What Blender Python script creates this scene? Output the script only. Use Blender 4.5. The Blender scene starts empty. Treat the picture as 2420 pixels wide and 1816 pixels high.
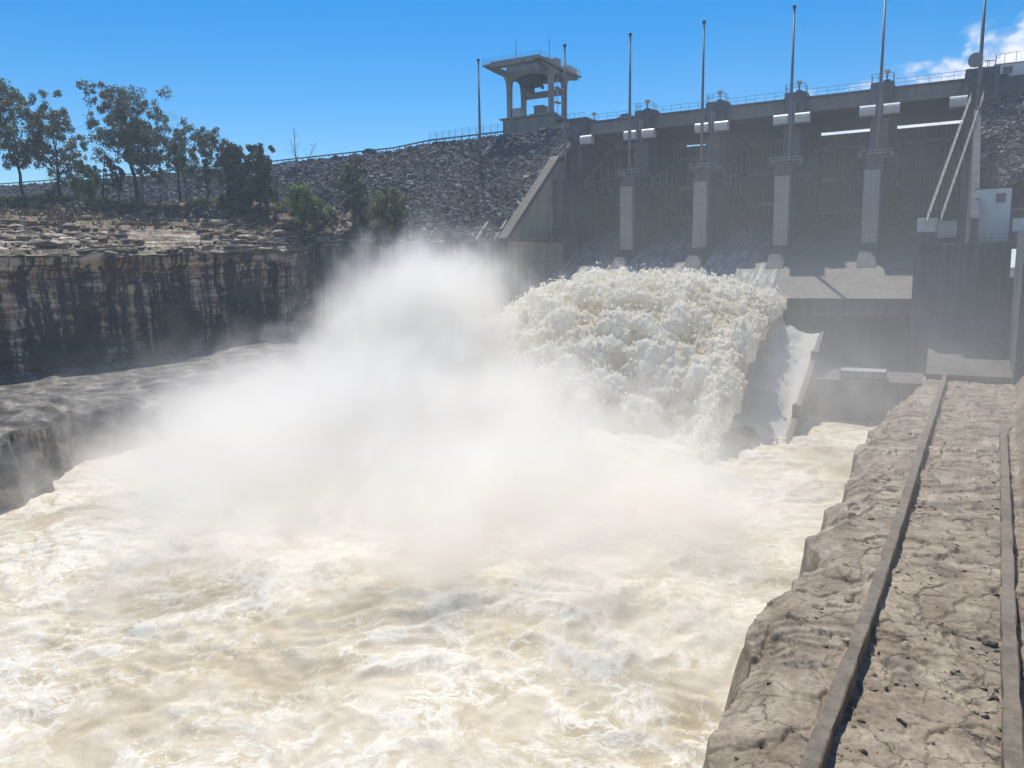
import bpy, math, random
import numpy as np
from mathutils import Vector, Matrix
R_ = math.radians
random.seed(7)
rng = np.random.default_rng(11)
SC = bpy.context.scene
THIN_A, THIN_B, MIST_G = .0027, .0055, .32
COL = SC.collection

# ------------------------------------------------------------------ numpy noise
def _hash(ix, iy, iz, seed):
    h = (ix.astype(np.uint64) * np.uint64(73856093)) ^ (iy.astype(np.uint64) * np.uint64(19349663)) ^ (iz.astype(np.uint64) * np.uint64(83492791)) ^ np.uint64(seed * 2654435761 % 4294967296)
    h &= np.uint64(0xFFFFFFFF)
    h = ((h ^ (h >> np.uint64(15))) * np.uint64(2246822519)) & np.uint64(0xFFFFFFFF)
    h = ((h ^ (h >> np.uint64(13))) * np.uint64(3266489917)) & np.uint64(0xFFFFFFFF)
    h ^= h >> np.uint64(16)
    return h.astype(np.float64) / 4294967295.0

def vnoise(x, y, z, seed=1):
    x = np.asarray(x, float) + 5000.3; y = np.asarray(y, float) + 5000.7; z = np.asarray(z, float) + 5000.1
    x, y, z = np.broadcast_arrays(x, y, z)
    ix = np.floor(x); iy = np.floor(y); iz = np.floor(z)
    fx = x - ix; fy = y - iy; fz = z - iz
    fx = fx * fx * fx * (fx * (fx * 6 - 15) + 10); fy = fy * fy * fy * (fy * (fy * 6 - 15) + 10); fz = fz * fz * fz * (fz * (fz * 6 - 15) + 10)
    ix = ix.astype(np.int64); iy = iy.astype(np.int64); iz = iz.astype(np.int64)
    out = 0
    for dx in (0, 1):
        wx = fx if dx else 1 - fx
        for dy in (0, 1):
            wy = fy if dy else 1 - fy
            for dz in (0, 1):
                wz = fz if dz else 1 - fz
                out = out + wx * wy * wz * _hash(ix + dx, iy + dy, iz + dz, seed)
    return out * 2 - 1

def fbm(x, y, z, seed=1, octv=4, gain=.5, ridge=False):
    a = 1; s = 0; t = 0; f = 1
    for o in range(octv):
        n = vnoise(x * f, y * f, z * f, seed + o * 17)
        if ridge: n = 1 - 2 * np.abs(n)
        s = s + a * n; t += a; a *= gain; f *= 2.03
    return s / t

def worley(x, y, z, seed=3):
    """distance to the nearest of scattered points (cell size 1)"""
    x = np.asarray(x, float) + 5000.; y = np.asarray(y, float) + 5000.; z = np.asarray(z, float) + 5000.
    ix = np.floor(x).astype(np.int64); iy = np.floor(y).astype(np.int64); iz = np.floor(z).astype(np.int64)
    best = np.full(x.shape, 9.)
    for dx in (-1, 0, 1):
        for dy in (-1, 0, 1):
            for dz in (-1, 0, 1):
                cx = ix + dx; cy = iy + dy; cz = iz + dz
                px = cx + _hash(cx, cy, cz, seed); py = cy + _hash(cx, cy, cz, seed + 1); pz = cz + _hash(cx, cy, cz, seed + 2)
                best = np.minimum(best, (px - x) ** 2 + (py - y) ** 2 + (pz - z) ** 2)
    return np.sqrt(best)

def icos():
    t = (1 + 5 ** .5) / 2
    v = np.array([(-1, t, 0), (1, t, 0), (-1, -t, 0), (1, -t, 0), (0, -1, t), (0, 1, t), (0, -1, -t), (0, 1, -t), (t, 0, -1), (t, 0, 1), (-t, 0, -1), (-t, 0, 1)], float)
    v /= np.linalg.norm(v[0])
    f_ = np.array([(0, 11, 5), (0, 5, 1), (0, 1, 7), (0, 7, 10), (0, 10, 11), (1, 5, 9), (5, 11, 4), (11, 10, 2), (10, 7, 6), (7, 1, 8), (3, 9, 4), (3, 4, 2), (3, 2, 6), (3, 6, 8), (3, 8, 9), (4, 9, 5), (2, 4, 11), (6, 2, 10), (8, 6, 7), (9, 8, 1)])
    return v, f_
IV, IF = icos()
def plates(x, y, seed=5):
    """cellular slabs: per-cell random, distance gap to the next cell, offset inside the cell"""
    ix = np.floor(x + 5000.).astype(np.int64); iy = np.floor(y + 5000.).astype(np.int64); z0 = np.zeros_like(ix)
    f1 = np.full(x.shape, 9.); f2 = np.full(x.shape, 9.); idr = np.zeros(x.shape); ox = np.zeros(x.shape); oy = np.zeros(x.shape)
    for dx in (-1, 0, 1):
        for dy in (-1, 0, 1):
            cx, cy_ = ix + dx, iy + dy
            px = cx + _hash(cx, cy_, z0, seed) - 5000.; py = cy_ + _hash(cx, cy_, z0, seed + 1) - 5000.
            d = np.hypot(px - x, py - y); k = d < f1
            f2 = np.where(k, f1, np.minimum(f2, d)); idr = np.where(k, _hash(cx, cy_, z0, seed + 2), idr)
            ox = np.where(k, x - px, ox); oy = np.where(k, y - py, oy); f1 = np.where(k, d, f1)
    return idr, f2 - f1, ox, oy

def sstep(a, b, x):
    t = np.clip((x - a) / (b - a), 0, 1); return t * t * (3 - 2 * t)

# ------------------------------------------------------------------ object helpers
def tag(o, label=None, cat=None, group=None, kind=None):
    if label: o['label'] = label
    if cat: o['category'] = cat
    if group: o['group'] = group
    if kind: o['kind'] = kind
    return o

def empty(name, loc, label, cat, group=None, rz=0):
    o = bpy.data.objects.new(name, None); COL.objects.link(o)
    o.location = loc; o.rotation_euler = (0, 0, rz); o.empty_display_size = .3
    return tag(o, label, cat, group)

def np_mesh(name, verts, faces, mat=None, parent=None, smooth=False):
    """verts (N,3); faces (M,k) array or list of arrays of faces"""
    me = bpy.data.meshes.new(name)
    verts = np.asarray(verts, np.float32)
    if isinstance(faces, np.ndarray): faces = [faces]
    faces = [np.asarray(f, np.int32) for f in faces if len(f)]
    me.vertices.add(len(verts)); me.vertices.foreach_set('co', verts.ravel())
    loops = np.concatenate([f.ravel() for f in faces])
    tot = np.concatenate([np.full(len(f), f.shape[1], np.int32) for f in faces])
    st = np.concatenate([[0], np.cumsum(tot)[:-1]]).astype(np.int32)
    me.loops.add(len(loops)); me.loops.foreach_set('vertex_index', loops)
    me.polygons.add(len(tot)); me.polygons.foreach_set('loop_start', st)
    try: me.polygons.foreach_set('loop_total', tot)
    except Exception: pass
    me.polygons.foreach_set('use_smooth', np.full(len(tot), bool(smooth)))
    me.update(calc_edges=True); me.validate()
    o = bpy.data.objects.new(name, me); COL.objects.link(o)
    if mat: me.materials.append(mat)
    if parent: o.parent = parent
    return o

def grid_faces(nu, nv):
    i = np.arange(nu - 1)[:, None] * nv + np.arange(nv - 1)[None, :]
    i = i.ravel()
    return np.stack([i, i + nv, i + nv + 1, i + 1], 1)

class MB:
    """collects boxes, prisms, tubes into one mesh"""
    def __init__(s): s.v = []; s.f = []; s.p = []
    def add(s, vs, fs):
        n = len(s.v); s.p.append((n, len(s.f))); s.v += [tuple(p) for p in vs]; s.f += [tuple(i + n for i in f) for f in fs]; return s
    def box(s, x0, x1, y0, y1, z0, z1):
        return s.add([(x0, y0, z0), (x1, y0, z0), (x1, y1, z0), (x0, y1, z0), (x0, y0, z1), (x1, y0, z1), (x1, y1, z1), (x0, y1, z1)],
                     [(0, 3, 2, 1), (4, 5, 6, 7), (0, 1, 5, 4), (1, 2, 6, 5), (2, 3, 7, 6), (3, 0, 4, 7)])
    def bevbox(s, x0, x1, y0, y1, z0, z1, b=.04):
        vs = []; fs = []
        for z, i in ((z0, 1), (z0 + b, 0), (z1 - b, 0), (z1, 1)):
            k = b if i else 0
            vs += [(x0 + k + b, y0 + k, z), (x1 - k - b, y0 + k, z), (x1 - k, y0 + k + b, z), (x1 - k, y1 - k - b, z), (x1 - k - b, y1 - k, z), (x0 + k + b, y1 - k, z), (x0 + k, y1 - k - b, z), (x0 + k, y0 + k + b, z)]
        fs.append(tuple(reversed(range(8)))); fs.append(tuple(range(24, 32)))
        for r in range(3):
            for i in range(8):
                j = (i + 1) % 8; fs.append((r * 8 + i, r * 8 + j, r * 8 + 8 + j, r * 8 + 8 + i))
        return s.add(vs, fs)
    def prism_x(s, poly, x0, x1):
        """poly: (y,z) outline extruded along x"""
        n = len(poly)
        vs = [(x0, y, z) for y, z in poly] + [(x1, y, z) for y, z in poly]
        fs = [tuple(range(n)), tuple(reversed(range(n, 2 * n)))]
        fs += [(i, n + i, n + (i + 1) % n, (i + 1) % n) for i in range(n)]
        return s.add(vs, fs)
    def prism_z(s, poly, z0, z1):
        n = len(poly)
        vs = [(x, y, z0) for x, y in poly] + [(x, y, z1) for x, y in poly]
        fs = [tuple(reversed(range(n))), tuple(range(n, 2 * n))]
        fs += [(i, (i + 1) % n, n + (i + 1) % n, n + i) for i in range(n)]
        return s.add(vs, fs)
    def tube(s, pts, rad, n=6, cap=True):
        pts = [Vector(p) for p in pts]
        if not hasattr(rad, '__len__'): rad = [rad] * len(pts)
        vs = []; fs = []
        for i, p in enumerate(pts):
            d = (pts[min(i + 1, len(pts) - 1)] - pts[max(i - 1, 0)]).normalized()
            a = Vector((0, 0, 1)) if abs(d.z) < .9 else Vector((1, 0, 0))
            u = d.cross(a).normalized(); w = d.cross(u)
            for k in range(n):
                t = 2 * math.pi * k / n
                vs.append(p + (u * math.cos(t) + w * math.sin(t)) * rad[i])
        for i in range(len(pts) - 1):
            for k in range(n):
                j = (k + 1) % n
                fs.append((i * n + k, i * n + j, (i + 1) * n + j, (i + 1) * n + k))
        if cap: fs.append(tuple(reversed(range(n)))); fs.append(tuple(range((len(pts) - 1) * n, len(pts) * n)))
        return s.add(vs, fs)
    def bar(s, a, b, w, h=None):
        """square bar a->b"""
        h = h or w; a = Vector(a); b = Vector(b); d = (b - a).normalized()
        up = Vector((0, 0, 1)) if abs(d.z) < .95 else Vector((0, 1, 0))
        u = d.cross(up).normalized() * w / 2; v = u.cross(d).normalized() * h / 2
        vs = [a - u - v, a + u - v, a + u + v, a - u + v, b - u - v, b + u - v, b + u + v, b - u + v]
        return s.add(vs, [(0, 3, 2, 1), (4, 5, 6, 7), (0, 1, 5, 4), (1, 2, 6, 5), (2, 3, 7, 6), (3, 0, 4, 7)])
    def build(s, name, mat, parent=None, smooth=False):
        me = bpy.data.meshes.new(name)
        me.from_pydata(s.v, [], s.f); me.update()
        if smooth:
            for p in me.polygons: p.use_smooth = True
        o = bpy.data.objects.new(name, me); COL.objects.link(o); me.materials.append(mat)
        if parent:
            o.parent = parent
        return o

def build_each(mb, name, mat, parent, cap=100):
    """every piece (post, rail, tread) becomes a part of its own; past the cap the rest is one part"""
    out = []; P = mb.p + [(len(mb.v), len(mb.f))]
    for k in range(len(P) - 1):
        (v0, f0), (v1, f1) = P[k], P[k + 1] if k < cap else P[-1]
        me = bpy.data.meshes.new(name); me.from_pydata(mb.v[v0:v1], [], [tuple(i - v0 for i in f) for f in mb.f[f0:f1]]); me.materials.append(mat)
        o = bpy.data.objects.new(name, me); COL.objects.link(o); o.parent = parent; out.append(o)
        if k >= cap: o['kind'] = 'stuff'; break
    return out

def copy_tree(o, parent=None):
    c = o.copy(); COL.objects.link(c); c.parent = parent
    for ch in o.children: copy_tree(ch, c)
    return c

# ------------------------------------------------------------------ node helpers
class NT:
    def __init__(s, nt): s.nt = nt
    def n(s, t, **k):
        x = s.nt.nodes.new(t)
        for a, b in k.items(): setattr(x, a, b)
        return x
    def put(s, sock, v):
        if isinstance(v, bpy.types.NodeSocket): s.nt.links.new(v, sock)
        elif v is not None:
            if hasattr(sock, 'default_value'):
                try: sock.default_value = v
                except Exception: sock.default_value = (*v, 1)
    def m(s, op, *a, clamp=False):
        x = s.n('ShaderNodeMath', operation=op, use_clamp=clamp)
        for i, v in enumerate(a): s.put(x.inputs[i], v)
        return x.outputs[0]
    def vm(s, op, *a, scale=None):
        x = s.n('ShaderNodeVectorMath', operation=op)
        for i, v in enumerate(a): s.put(x.inputs[i], v)
        if scale is not None: s.put(x.inputs['Scale'], scale)
        return x.outputs['Value'] if op in ('LENGTH', 'DISTANCE', 'DOT_PRODUCT') else x.outputs[0]
    def noise(s, vec, scale, detail=4, rough=.5, dist=0, kind='FBM', lac=2.):
        x = s.n('ShaderNodeTexNoise')
        if kind != 'FBM': x.noise_type = kind; x.normalize = False
        s.put(x.inputs['Vector'], vec)
        for k, v in (('Scale', scale), ('Detail', detail), ('Roughness', rough), ('Distortion', dist), ('Lacunarity', lac)): s.put(x.inputs[k], v)
        return x
    def vor(s, vec, scale, feature='F1', rand=1):
        x = s.n('ShaderNodeTexVoronoi', feature=feature)
        s.put(x.inputs['Vector'], vec); s.put(x.inputs['Scale'], scale); s.put(x.inputs['Randomness'], rand)
        return x
    def ramp(s, fac, stops, interp='LINEAR'):
        x = s.n('ShaderNodeValToRGB'); cr = x.color_ramp; cr.interpolation = interp
        while len(cr.elements) < len(stops): cr.elements.new(.5)
        for e, (p, c) in zip(cr.elements, stops):
            e.position = p; e.color = (*c, 1) if len(c) == 3 else c
        s.put(x.inputs[0], fac)
        return x.outputs[0]
    def mr(s, v, a, b, c=0., d=1., smooth=True):
        x = s.n('ShaderNodeMapRange', interpolation_type='SMOOTHSTEP' if smooth else 'LINEAR')
        for i, q in enumerate((v, a, b, c, d)): s.put(x.inputs[i], q)
        return x.outputs[0]
    def mix(s, f, a, b, blend='MIX'):
        x = s.n('ShaderNodeMix', data_type='RGBA', blend_type=blend)
        s.put(x.inputs[0], f); s.put(x.inputs[6], (*a, 1) if isinstance(a, tuple) and len(a) == 3 else a); s.put(x.inputs[7], (*b, 1) if isinstance(b, tuple) and len(b) == 3 else b)
        return x.outputs[2]
    def map(s, vec, scale=(1, 1, 1), loc=(0, 0, 0), rot=(0, 0, 0)):
        x = s.n('ShaderNodeMapping'); s.put(x.inputs['Vector'], vec)
        x.inputs['Scale'].default_value = scale; x.inputs['Location'].default_value = loc; x.inputs['Rotation'].default_value = rot
        return x.outputs[0]
    def bump(s, h, strength=.5, dist=.1, normal=None):
        x = s.n('ShaderNodeBump'); s.put(x.inputs['Height'], h); s.put(x.inputs['Strength'], strength); s.put(x.inputs['Distance'], dist)
        if normal: s.put(x.inputs['Normal'], normal)
        return x.outputs[0]

def material(name):
    m = bpy.data.materials.new(name); m.use_nodes = True; nt = m.node_tree; nt.nodes.clear()
    N = NT(nt); out = N.n('ShaderNodeOutputMaterial'); b = N.n('ShaderNodeBsdfPrincipled')
    nt.links.new(b.outputs[0], out.inputs['Surface'])
    pos = N.n('ShaderNodeNewGeometry').outputs['Position']
    return m, N, b, out, pos

def simple(name, col, rough=.6, metal=0., var=.25, scale=1.5, spec=.5):
    m, N, b, out, pos = material(name)
    n = N.noise(pos, scale, 5, .6).outputs[0]
    f = N.mr(n, .3, .7, 1 - var, 1 + var, smooth=False)
    c = N.vm('SCALE', col, scale=f)
    N.put(b.inputs['Base Color'], c); b.inputs['Roughness'].default_value = rough; b.inputs['Metallic'].default_value = metal
    b.inputs['Specular IOR Level'].default_value = spec
    return m

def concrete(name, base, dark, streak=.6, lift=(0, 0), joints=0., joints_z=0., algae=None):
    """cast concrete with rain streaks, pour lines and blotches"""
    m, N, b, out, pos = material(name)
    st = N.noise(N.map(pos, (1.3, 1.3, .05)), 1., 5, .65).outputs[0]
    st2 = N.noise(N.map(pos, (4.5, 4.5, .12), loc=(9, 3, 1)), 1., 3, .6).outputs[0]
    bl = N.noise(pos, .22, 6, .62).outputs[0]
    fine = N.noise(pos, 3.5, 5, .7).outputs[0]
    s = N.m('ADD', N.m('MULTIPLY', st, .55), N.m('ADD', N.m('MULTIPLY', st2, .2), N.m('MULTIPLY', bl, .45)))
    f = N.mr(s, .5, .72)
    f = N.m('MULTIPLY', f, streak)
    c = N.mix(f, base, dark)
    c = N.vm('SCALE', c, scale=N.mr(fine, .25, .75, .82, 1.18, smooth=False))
    if algae: c = N.mix(N.m('MULTIPLY', N.mr(N.noise(pos, .35, 4, .6).outputs[0], .5, .66), .6), c, algae)
    h = fine
    if joints or joints_z:
        xyz = N.n('ShaderNodeSeparateXYZ'); N.put(xyz.inputs[0], pos)
        for ax, per in ((0, joints), (2, joints_z)):
            if not per: continue
            fr = N.m('ABSOLUTE', N.m('SUBTRACT', N.m('FRACT', N.m('DIVIDE', xyz.outputs[ax], per)), .5))
            line = N.m('LESS_THAN', fr, .05 / per)
            c = N.mix(N.m('MULTIPLY', line, .45), c, dark)
            h = N.m('SUBTRACT', h, N.m('MULTIPLY', line, .6))
    N.put(b.inputs['Base Color'], c); b.inputs['Roughness'].default_value = .85
    N.put(b.inputs['Normal'], N.bump(h, .5, .06))
    return m

M = {}
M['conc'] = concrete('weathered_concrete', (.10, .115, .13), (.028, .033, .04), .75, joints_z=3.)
M['conc_tower'] = concrete('tower_concrete', (.30, .30, .265), (.16, .16, .15), .6)
M['conc_pale'] = concrete('pale_concrete', (.34, .33, .31), (.16, .16, .15), .5, joints_z=2.2)
M['conc_wall'] = concrete('stained_wall_concrete', (.22, .19, .155), (.02, .02, .02), 1.1, joints=7.5, joints_z=5.)
M['conc_tan'] = concrete('tan_wall_concrete', (.38, .345, .25), (.15, .14, .11), .6, joints=6., joints_z=3.)
M['conc_floor'] = concrete('chute_concrete', (.20, .175, .145), (.10, .09, .08), .7, joints_z=4.)
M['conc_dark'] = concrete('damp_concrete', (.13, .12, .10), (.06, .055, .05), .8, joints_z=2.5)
M['conc_kerb'] = concrete('kerb_concrete', (.19, .16, .12), (.09, .075, .055), .8)
M['coping'] = concrete('brown_coping', (.17, .14, .12), (.08, .07, .065), .6)
M['girder'] = concrete('girder_concrete', (.19, .195, .19), (.09, .095, .1), .5)
M['gate'] = simple('gate_steel', (.045, .055, .066), .55, .2, .5, .6)
M['gate_arm'] = simple('gate_arm_paint', (.15, .165, .165), .6, .1, .25, 1.)
M['steel'] = simple('galvanised_steel', (.42, .43, .44), .38, .85, .2, 3.)
M['steel_stair'] = simple('dull_stair_steel', (.22, .23, .24), .6, .3, .3, 3.)
M['tread'] = simple('open_tread_steel', (.5, .5, .5), .5, .4, .5, 2.)
M['steel_dark'] = simple('dark_steel', (.07, .075, .08), .55, .5, .3, 2.)
M['mast'] = simple('mast_steel', (.16, .165, .17), .5, .5, .2, .8)
M['white'] = simple('white_painted_steel', (.60, .60, .56), .45, 0., .1, 1.2)
M['grey_box'] = simple('grey_paint', (.45, .46, .45), .5, 0., .12, 1.)
M['hut'] = simple('cream_wall_paint', (.80, .79, .72), .7, 0., .1, .5)
M['dish'] = simple('dish_cover', (.20, .22, .24), .6, 0, .08, 1.)
M['hut_pale'] = simple('pale_blue_cladding', (.50, .55, .55), .6, 0., .08, .7)
M['glass'] = simple('dark_window_glass', (.04, .05, .06), .15, 0., .1, 1.)
M['louvre'] = simple('louvre_mesh', (.26, .28, .28), .5, .3, .1, 3.)
M['rust'] = simple('rusty_rail_paint', (.28, .13, .10), .7, .1, .3, 2.)
M['asphalt'] = simple('road_asphalt', (.055, .055, .055), .9, 0, .2, 2.)
M['rubber'] = simple('tyre_rubber', (.02, .02, .02), .8)
M['car_grey'] = simple('dark_car_paint', (.05, .055, .06), .25, .3, .05)
M['car_orange'] = simple('faded_orange_paint', (.55, .22, .13), .4, 0, .08)
M['pink'] = simple('bark_dead_wood', (.42, .38, .33), .8, 0, .3, 2.)

# ------------------------------------------------------------------ camera
PITCH, YAW, ROLL = R_(8.46), R_(29.), R_(.9)
f = Vector((-math.sin(YAW) * math.cos(PITCH), math.cos(YAW) * math.cos(PITCH), -math.sin(PITCH)))
r = Vector((math.cos(YAW), math.sin(YAW), 0)); u = r.cross(f)
rr = r * math.cos(ROLL) - u * math.sin(ROLL); uu = r * math.sin(ROLL) + u * math.cos(ROLL)
cam = bpy.data.cameras.new('camera'); co = bpy.data.objects.new('camera', cam); COL.objects.link(co)
co.matrix_world = Matrix(((rr.x, uu.x, -f.x, 0), (rr.y, uu.y, -f.y, 0), (rr.z, uu.z, -f.z, 0), (0, 0, 0, 1)))
cam.sensor_fit = 'HORIZONTAL'; cam.sensor_width = 36; cam.lens = 36 * 1661 / 2212
cam.clip_start = .5; cam.clip_end = 6000
SC.camera = co

# ------------------------------------------------------------------ light and sky
SUN_EL, SUN_AZ = 62., 34.           # azimuth left of +Y
el, az = R_(SUN_EL), R_(SUN_AZ)
sd = Vector((-math.sin(az) * math.cos(el), math.cos(az) * math.cos(el), math.sin(el)))
L = bpy.data.lights.new('sun', 'SUN'); L.energy = 4.4; L.angle = R_(.55); L.color = (1., .955, .88)
lo = bpy.data.objects.new('sun', L); COL.objects.link(lo)
lo.rotation_euler = sd.to_track_quat('Z', 'Y').to_euler()
W = bpy.data.worlds.new('World'); SC.world = W; W.use_nodes = True
W.node_tree.nodes.clear(); N = NT(W.node_tree)
sky = N.n('ShaderNodeTexSky', sky_type='NISHITA'); sky.sun_disc = False
sky.sun_elevation = el; sky.sun_rotation = -az; sky.altitude = 100; sky.air_density = 1.; sky.dust_density = .3; sky.ozone_density = 3.
hs = N.n('ShaderNodeHueSaturation'); hs.inputs['Saturation'].default_value = 1.54; N.put(hs.inputs['Color'], sky.outputs[0])
gen = N.n('ShaderNodeTexCoord').outputs['Generated']
# small cumulus low over the right half of the dam: noise in direction space, limited to a band of azimuth
sx = N.n('ShaderNodeSeparateXYZ'); N.put(sx.inputs[0], gen)
azm = N.m('ARCTAN2', sx.outputs[0], sx.outputs[1])       # 0 at +Y, + to the right
elv = N.m('ARCSINE', sx.outputs[2])
cv = N.n('ShaderNodeCombineXYZ'); N.put(cv.inputs[0], azm); N.put(cv.inputs[1], N.m('MULTIPLY', elv, 1.7)); 
cn = N.noise(cv.outputs[0], 11., 8, .62, .5).outputs[0]
cn2 = N.noise(cv.outputs[0], 34., 6, .6, .2).outputs[0]
top = N.m('ADD', .203, N.m('MULTIPLY', N.mr(azm, -.10, .13, 0, 1), .085))    # cloud tops rise to the right
edge = N.m('SUBTRACT', top, elv)
cden = N.m('ADD', N.m('MULTIPLY', edge, 9.), N.m('ADD', N.m('SUBTRACT', cn, .55), N.m('MULTIPLY', N.m('SUBTRACT', cn2, .5), .8)))
cmask = N.m('MULTIPLY', N.mr(cden, .0, .42), N.mr(azm, -.33, -.02))
wv = N.n('ShaderNodeCombineXYZ'); N.put(wv.inputs[0], azm); N.put(wv.inputs[1], elv)
wisp = N.noise(wv.outputs[0], 26., 6, .6, .6).outputs[0]
wmask = N.m('MULTIPLY', N.mr(wisp, .62, .78, 0, .55), N.m('MULTIPLY', N.mr(azm, -.12, .0), N.mr(elv, .26, .33)))
cmask = N.m('MAXIMUM', cmask, wmask)
ccol = N.mix(N.mr(cn2, .35, .65), (6.2, 6.7, 7.7), (8.0, 8.2, 8.6))
colr = N.mix(cmask, hs.outputs[0], ccol)
bg = N.n('ShaderNodeBackground'); N.put(bg.inputs[0], colr); bg.inputs[1].default_value = .106
wo = N.n('ShaderNodeOutputWorld'); W.node_tree.links.new(bg.outputs[0], wo.inputs[0])
vs_ = SC.view_settings; SC.display_settings.display_device = 'sRGB'
vs_.view_transform = 'Standard'; vs_.look = 'None'; vs_.exposure = .28; vs_.gamma = 1.

# ------------------------------------------------------------------ terrain helpers
def seg_dist(X, Y, poly, vals=None):
    best = np.full(X.shape, 1e9); sgn = np.zeros(X.shape); val = np.zeros(X.shape)
    for i in range(len(poly) - 1):
        ax, ay = poly[i]; bx, by = poly[i + 1]; ex, ey = bx - ax, by - ay
        t = np.clip(((X - ax) * ex + (Y - ay) * ey) / (ex * ex + ey * ey), 0, 1)
        d = np.hypot(X - ax - t * ex, Y - ay - t * ey)
        c = (ex * (Y - ay) - ey * (X - ax))
        k = d < best - 1e-6
        best = np.where(k, d, best); sgn = np.where(k, np.sign(c), sgn)
        if vals is not None: val = np.where(k, vals[i] + t * (vals[i + 1] - vals[i]), val)
    return best, sgn, val

WATER = -21.
CLIFF_X = -122.
RIDGE = [(-300, -60), (-215, 40), (-184, 95), (-168, 118), (-140, 135), (-118, 141), (-105, 139), (-98, 134), (-88, 131)]
RZ = [17, 16.5, 16.5, 17, 16, 13.5, 11, 8, 6.2]
def terrain(X, Y, detail=True):
    X = np.asarray(X, float); Y = np.asarray(Y, float)
    d1, _, zb = seg_dist(X, Y, [(-122, -80), (-122, 60), (-122, 129), (-60, 129)], [3.2, 3.4, 4.9, 5.2])
    d2, s2, zr = seg_dist(X, Y, RIDGE, RZ)
    fr = d1 / (d1 + d2 + 1e-6)
    front = zb + (zr - zb) * (fr ** .92)
    back = zr - .02 * d2
    z = np.where(s2 < 0, front, back)
    if detail:
        n = fbm(X / 9., Y / 14., 0, 5, 5, .55)
        z2 = z + n * 1.1 * sstep(0, 6, d1)
        # bedding ledges: terraces whose tread follows the contour
        st = 1.1; q = z2 / st + fbm(X / 5., Y / 11., 3.3, 9, 4, .5) * .9; fq = q - np.floor(q)
        ter = (np.floor(q) + sstep(.72, 1., fq)) * st - (q * st) 
        z = z2 + ter * 1.0 * sstep(1.0, .45, fr) + .12 * fbm(X / .9, Y / 1.3, 1, 31, 3)
    return z

# ------------------------------------------------------------------ materials for ground and rock
def rock_mat(name, cols, scale=.5, bump_s=.7, bump_d=.15, strata=2.2, wet=0., cracks=False):
    m, N, b, out, pos = material(name)
    wv = N.noise(pos, scale * .8, 4, .55).outputs['Color']
    p2 = N.vm('ADD', pos, N.vm('SCALE', N.vm('SUBTRACT', wv, (.5, .5, .5)), scale=1.2))
    n1 = N.noise(N.map(p2, (1, 1, strata)), scale, 8, .62).outputs[0]
    n2 = N.noise(N.map(p2, (1, 1, strata)), scale * 4.5, 6, .65).outputs[0]
    cr = N.noise(p2, scale * 1.3, 5, .5, 0, 'RIDGED_MULTIFRACTAL').outputs[0]
    f = N.m('ADD', N.m('MULTIPLY', n1, .65), N.m('MULTIPLY', n2, .35))
    c = N.ramp(f, [(.34, cols[0]), (.46, cols[1]), (.55, cols[2]), (.66, cols[3])])
    c = N.vm('SCALE', c, scale=N.mr(N.noise(pos, scale * 14, 4, .6).outputs[0], .3, .7, .8, 1.2))
    h = N.m('ADD', N.m('MULTIPLY', n1, 1.2), N.m('MULTIPLY', n2, .5))
    if cracks:
        q = N.vm('ADD', pos, N.vm('SCALE', N.vm('SUBTRACT', N.noise(pos, 1.1, 5, .65).outputs['Color'], (.5, .5, .5)), scale=1.3))
        e1 = N.vor(N.map(q, (.30, .42, .1)), 1., 'DISTANCE_TO_EDGE').outputs['Distance']; e2 = N.vor(N.map(q, (.8, 1.25, .1), loc=(4, 9, 0)), 1., 'DISTANCE_TO_EDGE').outputs['Distance']
        k1 = N.mr(e1, .018, .0); k2 = N.m('MULTIPLY', N.mr(e2, .03, .0), N.mr(N.noise(pos, .35, 3, .5).outputs[0], .48, .6))
        k = N.m('MAXIMUM', k1, k2)
        damp = N.mr(N.noise(N.map(pos, (1, .6, 1)), .45, 5, .6).outputs[0], .56, .66)
        c = N.mix(N.m('MULTIPLY', damp, .45), c, (.075, .07, .062))
        pale = N.mr(N.noise(N.map(pos, (1, .7, 1), loc=(7, 3, 1)), .3, 5, .6).outputs[0], .54, .68)
        c = N.mix(N.m('MULTIPLY', pale, .5), c, (.40, .34, .245))
        c = N.mix(N.m('MULTIPLY', k, .7), c, (.045, .038, .03)); h = N.m('SUBTRACT', h, N.m('MULTIPLY', k, 1.2))
    N.put(b.inputs['Base Color'], c)
    N.put(b.inputs['Roughness'], N.mr(n1, .4, .6, .85, .85 - wet))
    N.put(b.inputs['Normal'], N.bump(h, bump_s, bump_d))
    return m
M['bench'] = rock_mat('bench_sandstone', [(.125, .092, .062), (.20, .155, .105), (.265, .212, .145), (.37, .31, .22)], .42, .45, .14, wet=.25, cracks=True)
M['bench_far'] = rock_mat('left_bench_rock', [(.028, .024, .02), (.065, .056, .046), (.125, .108, .085), (.34, .28, .20)], .35, .7, .25, wet=.18)
M['riprap'] = None

def riprap_mat():
    m, N, b, out, pos = material('riprap_stone')
    rnd = N.n('ShaderNodeAttribute'); rnd.attribute_name = 'tone'
    c = N.ramp(rnd.outputs['Fac'], [(0, (.035, .037, .04)), (.4, (.105, .105, .105)), (.75, (.20, .192, .178)), (1, (.46, .44, .40))])
    c = N.mix(N.mr(N.noise(pos, .07, 4, .6).outputs[0], .5, .68, 0, .6), c, (.135, .095, .075))
    c = N.mix(N.mr(N.noise(N.vm('ADD', pos, (40, 9, 3)), .045, 5, .65).outputs[0], .52, .66, 0, .55), c, (.045, .048, .045))
    c = N.vm('SCALE', c, scale=N.mr(N.noise(pos, 2.5, 3, .6).outputs[0], .3, .7, .75, 1.25))
    N.put(b.inputs['Base Color'], c); b.inputs['Roughness'].default_value = .9
    return m
M['riprap'] = riprap_mat()
M['slope_base'] = simple('slope_gravel', (.05, .048, .052), .95, 0, .4, 1.2)

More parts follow.
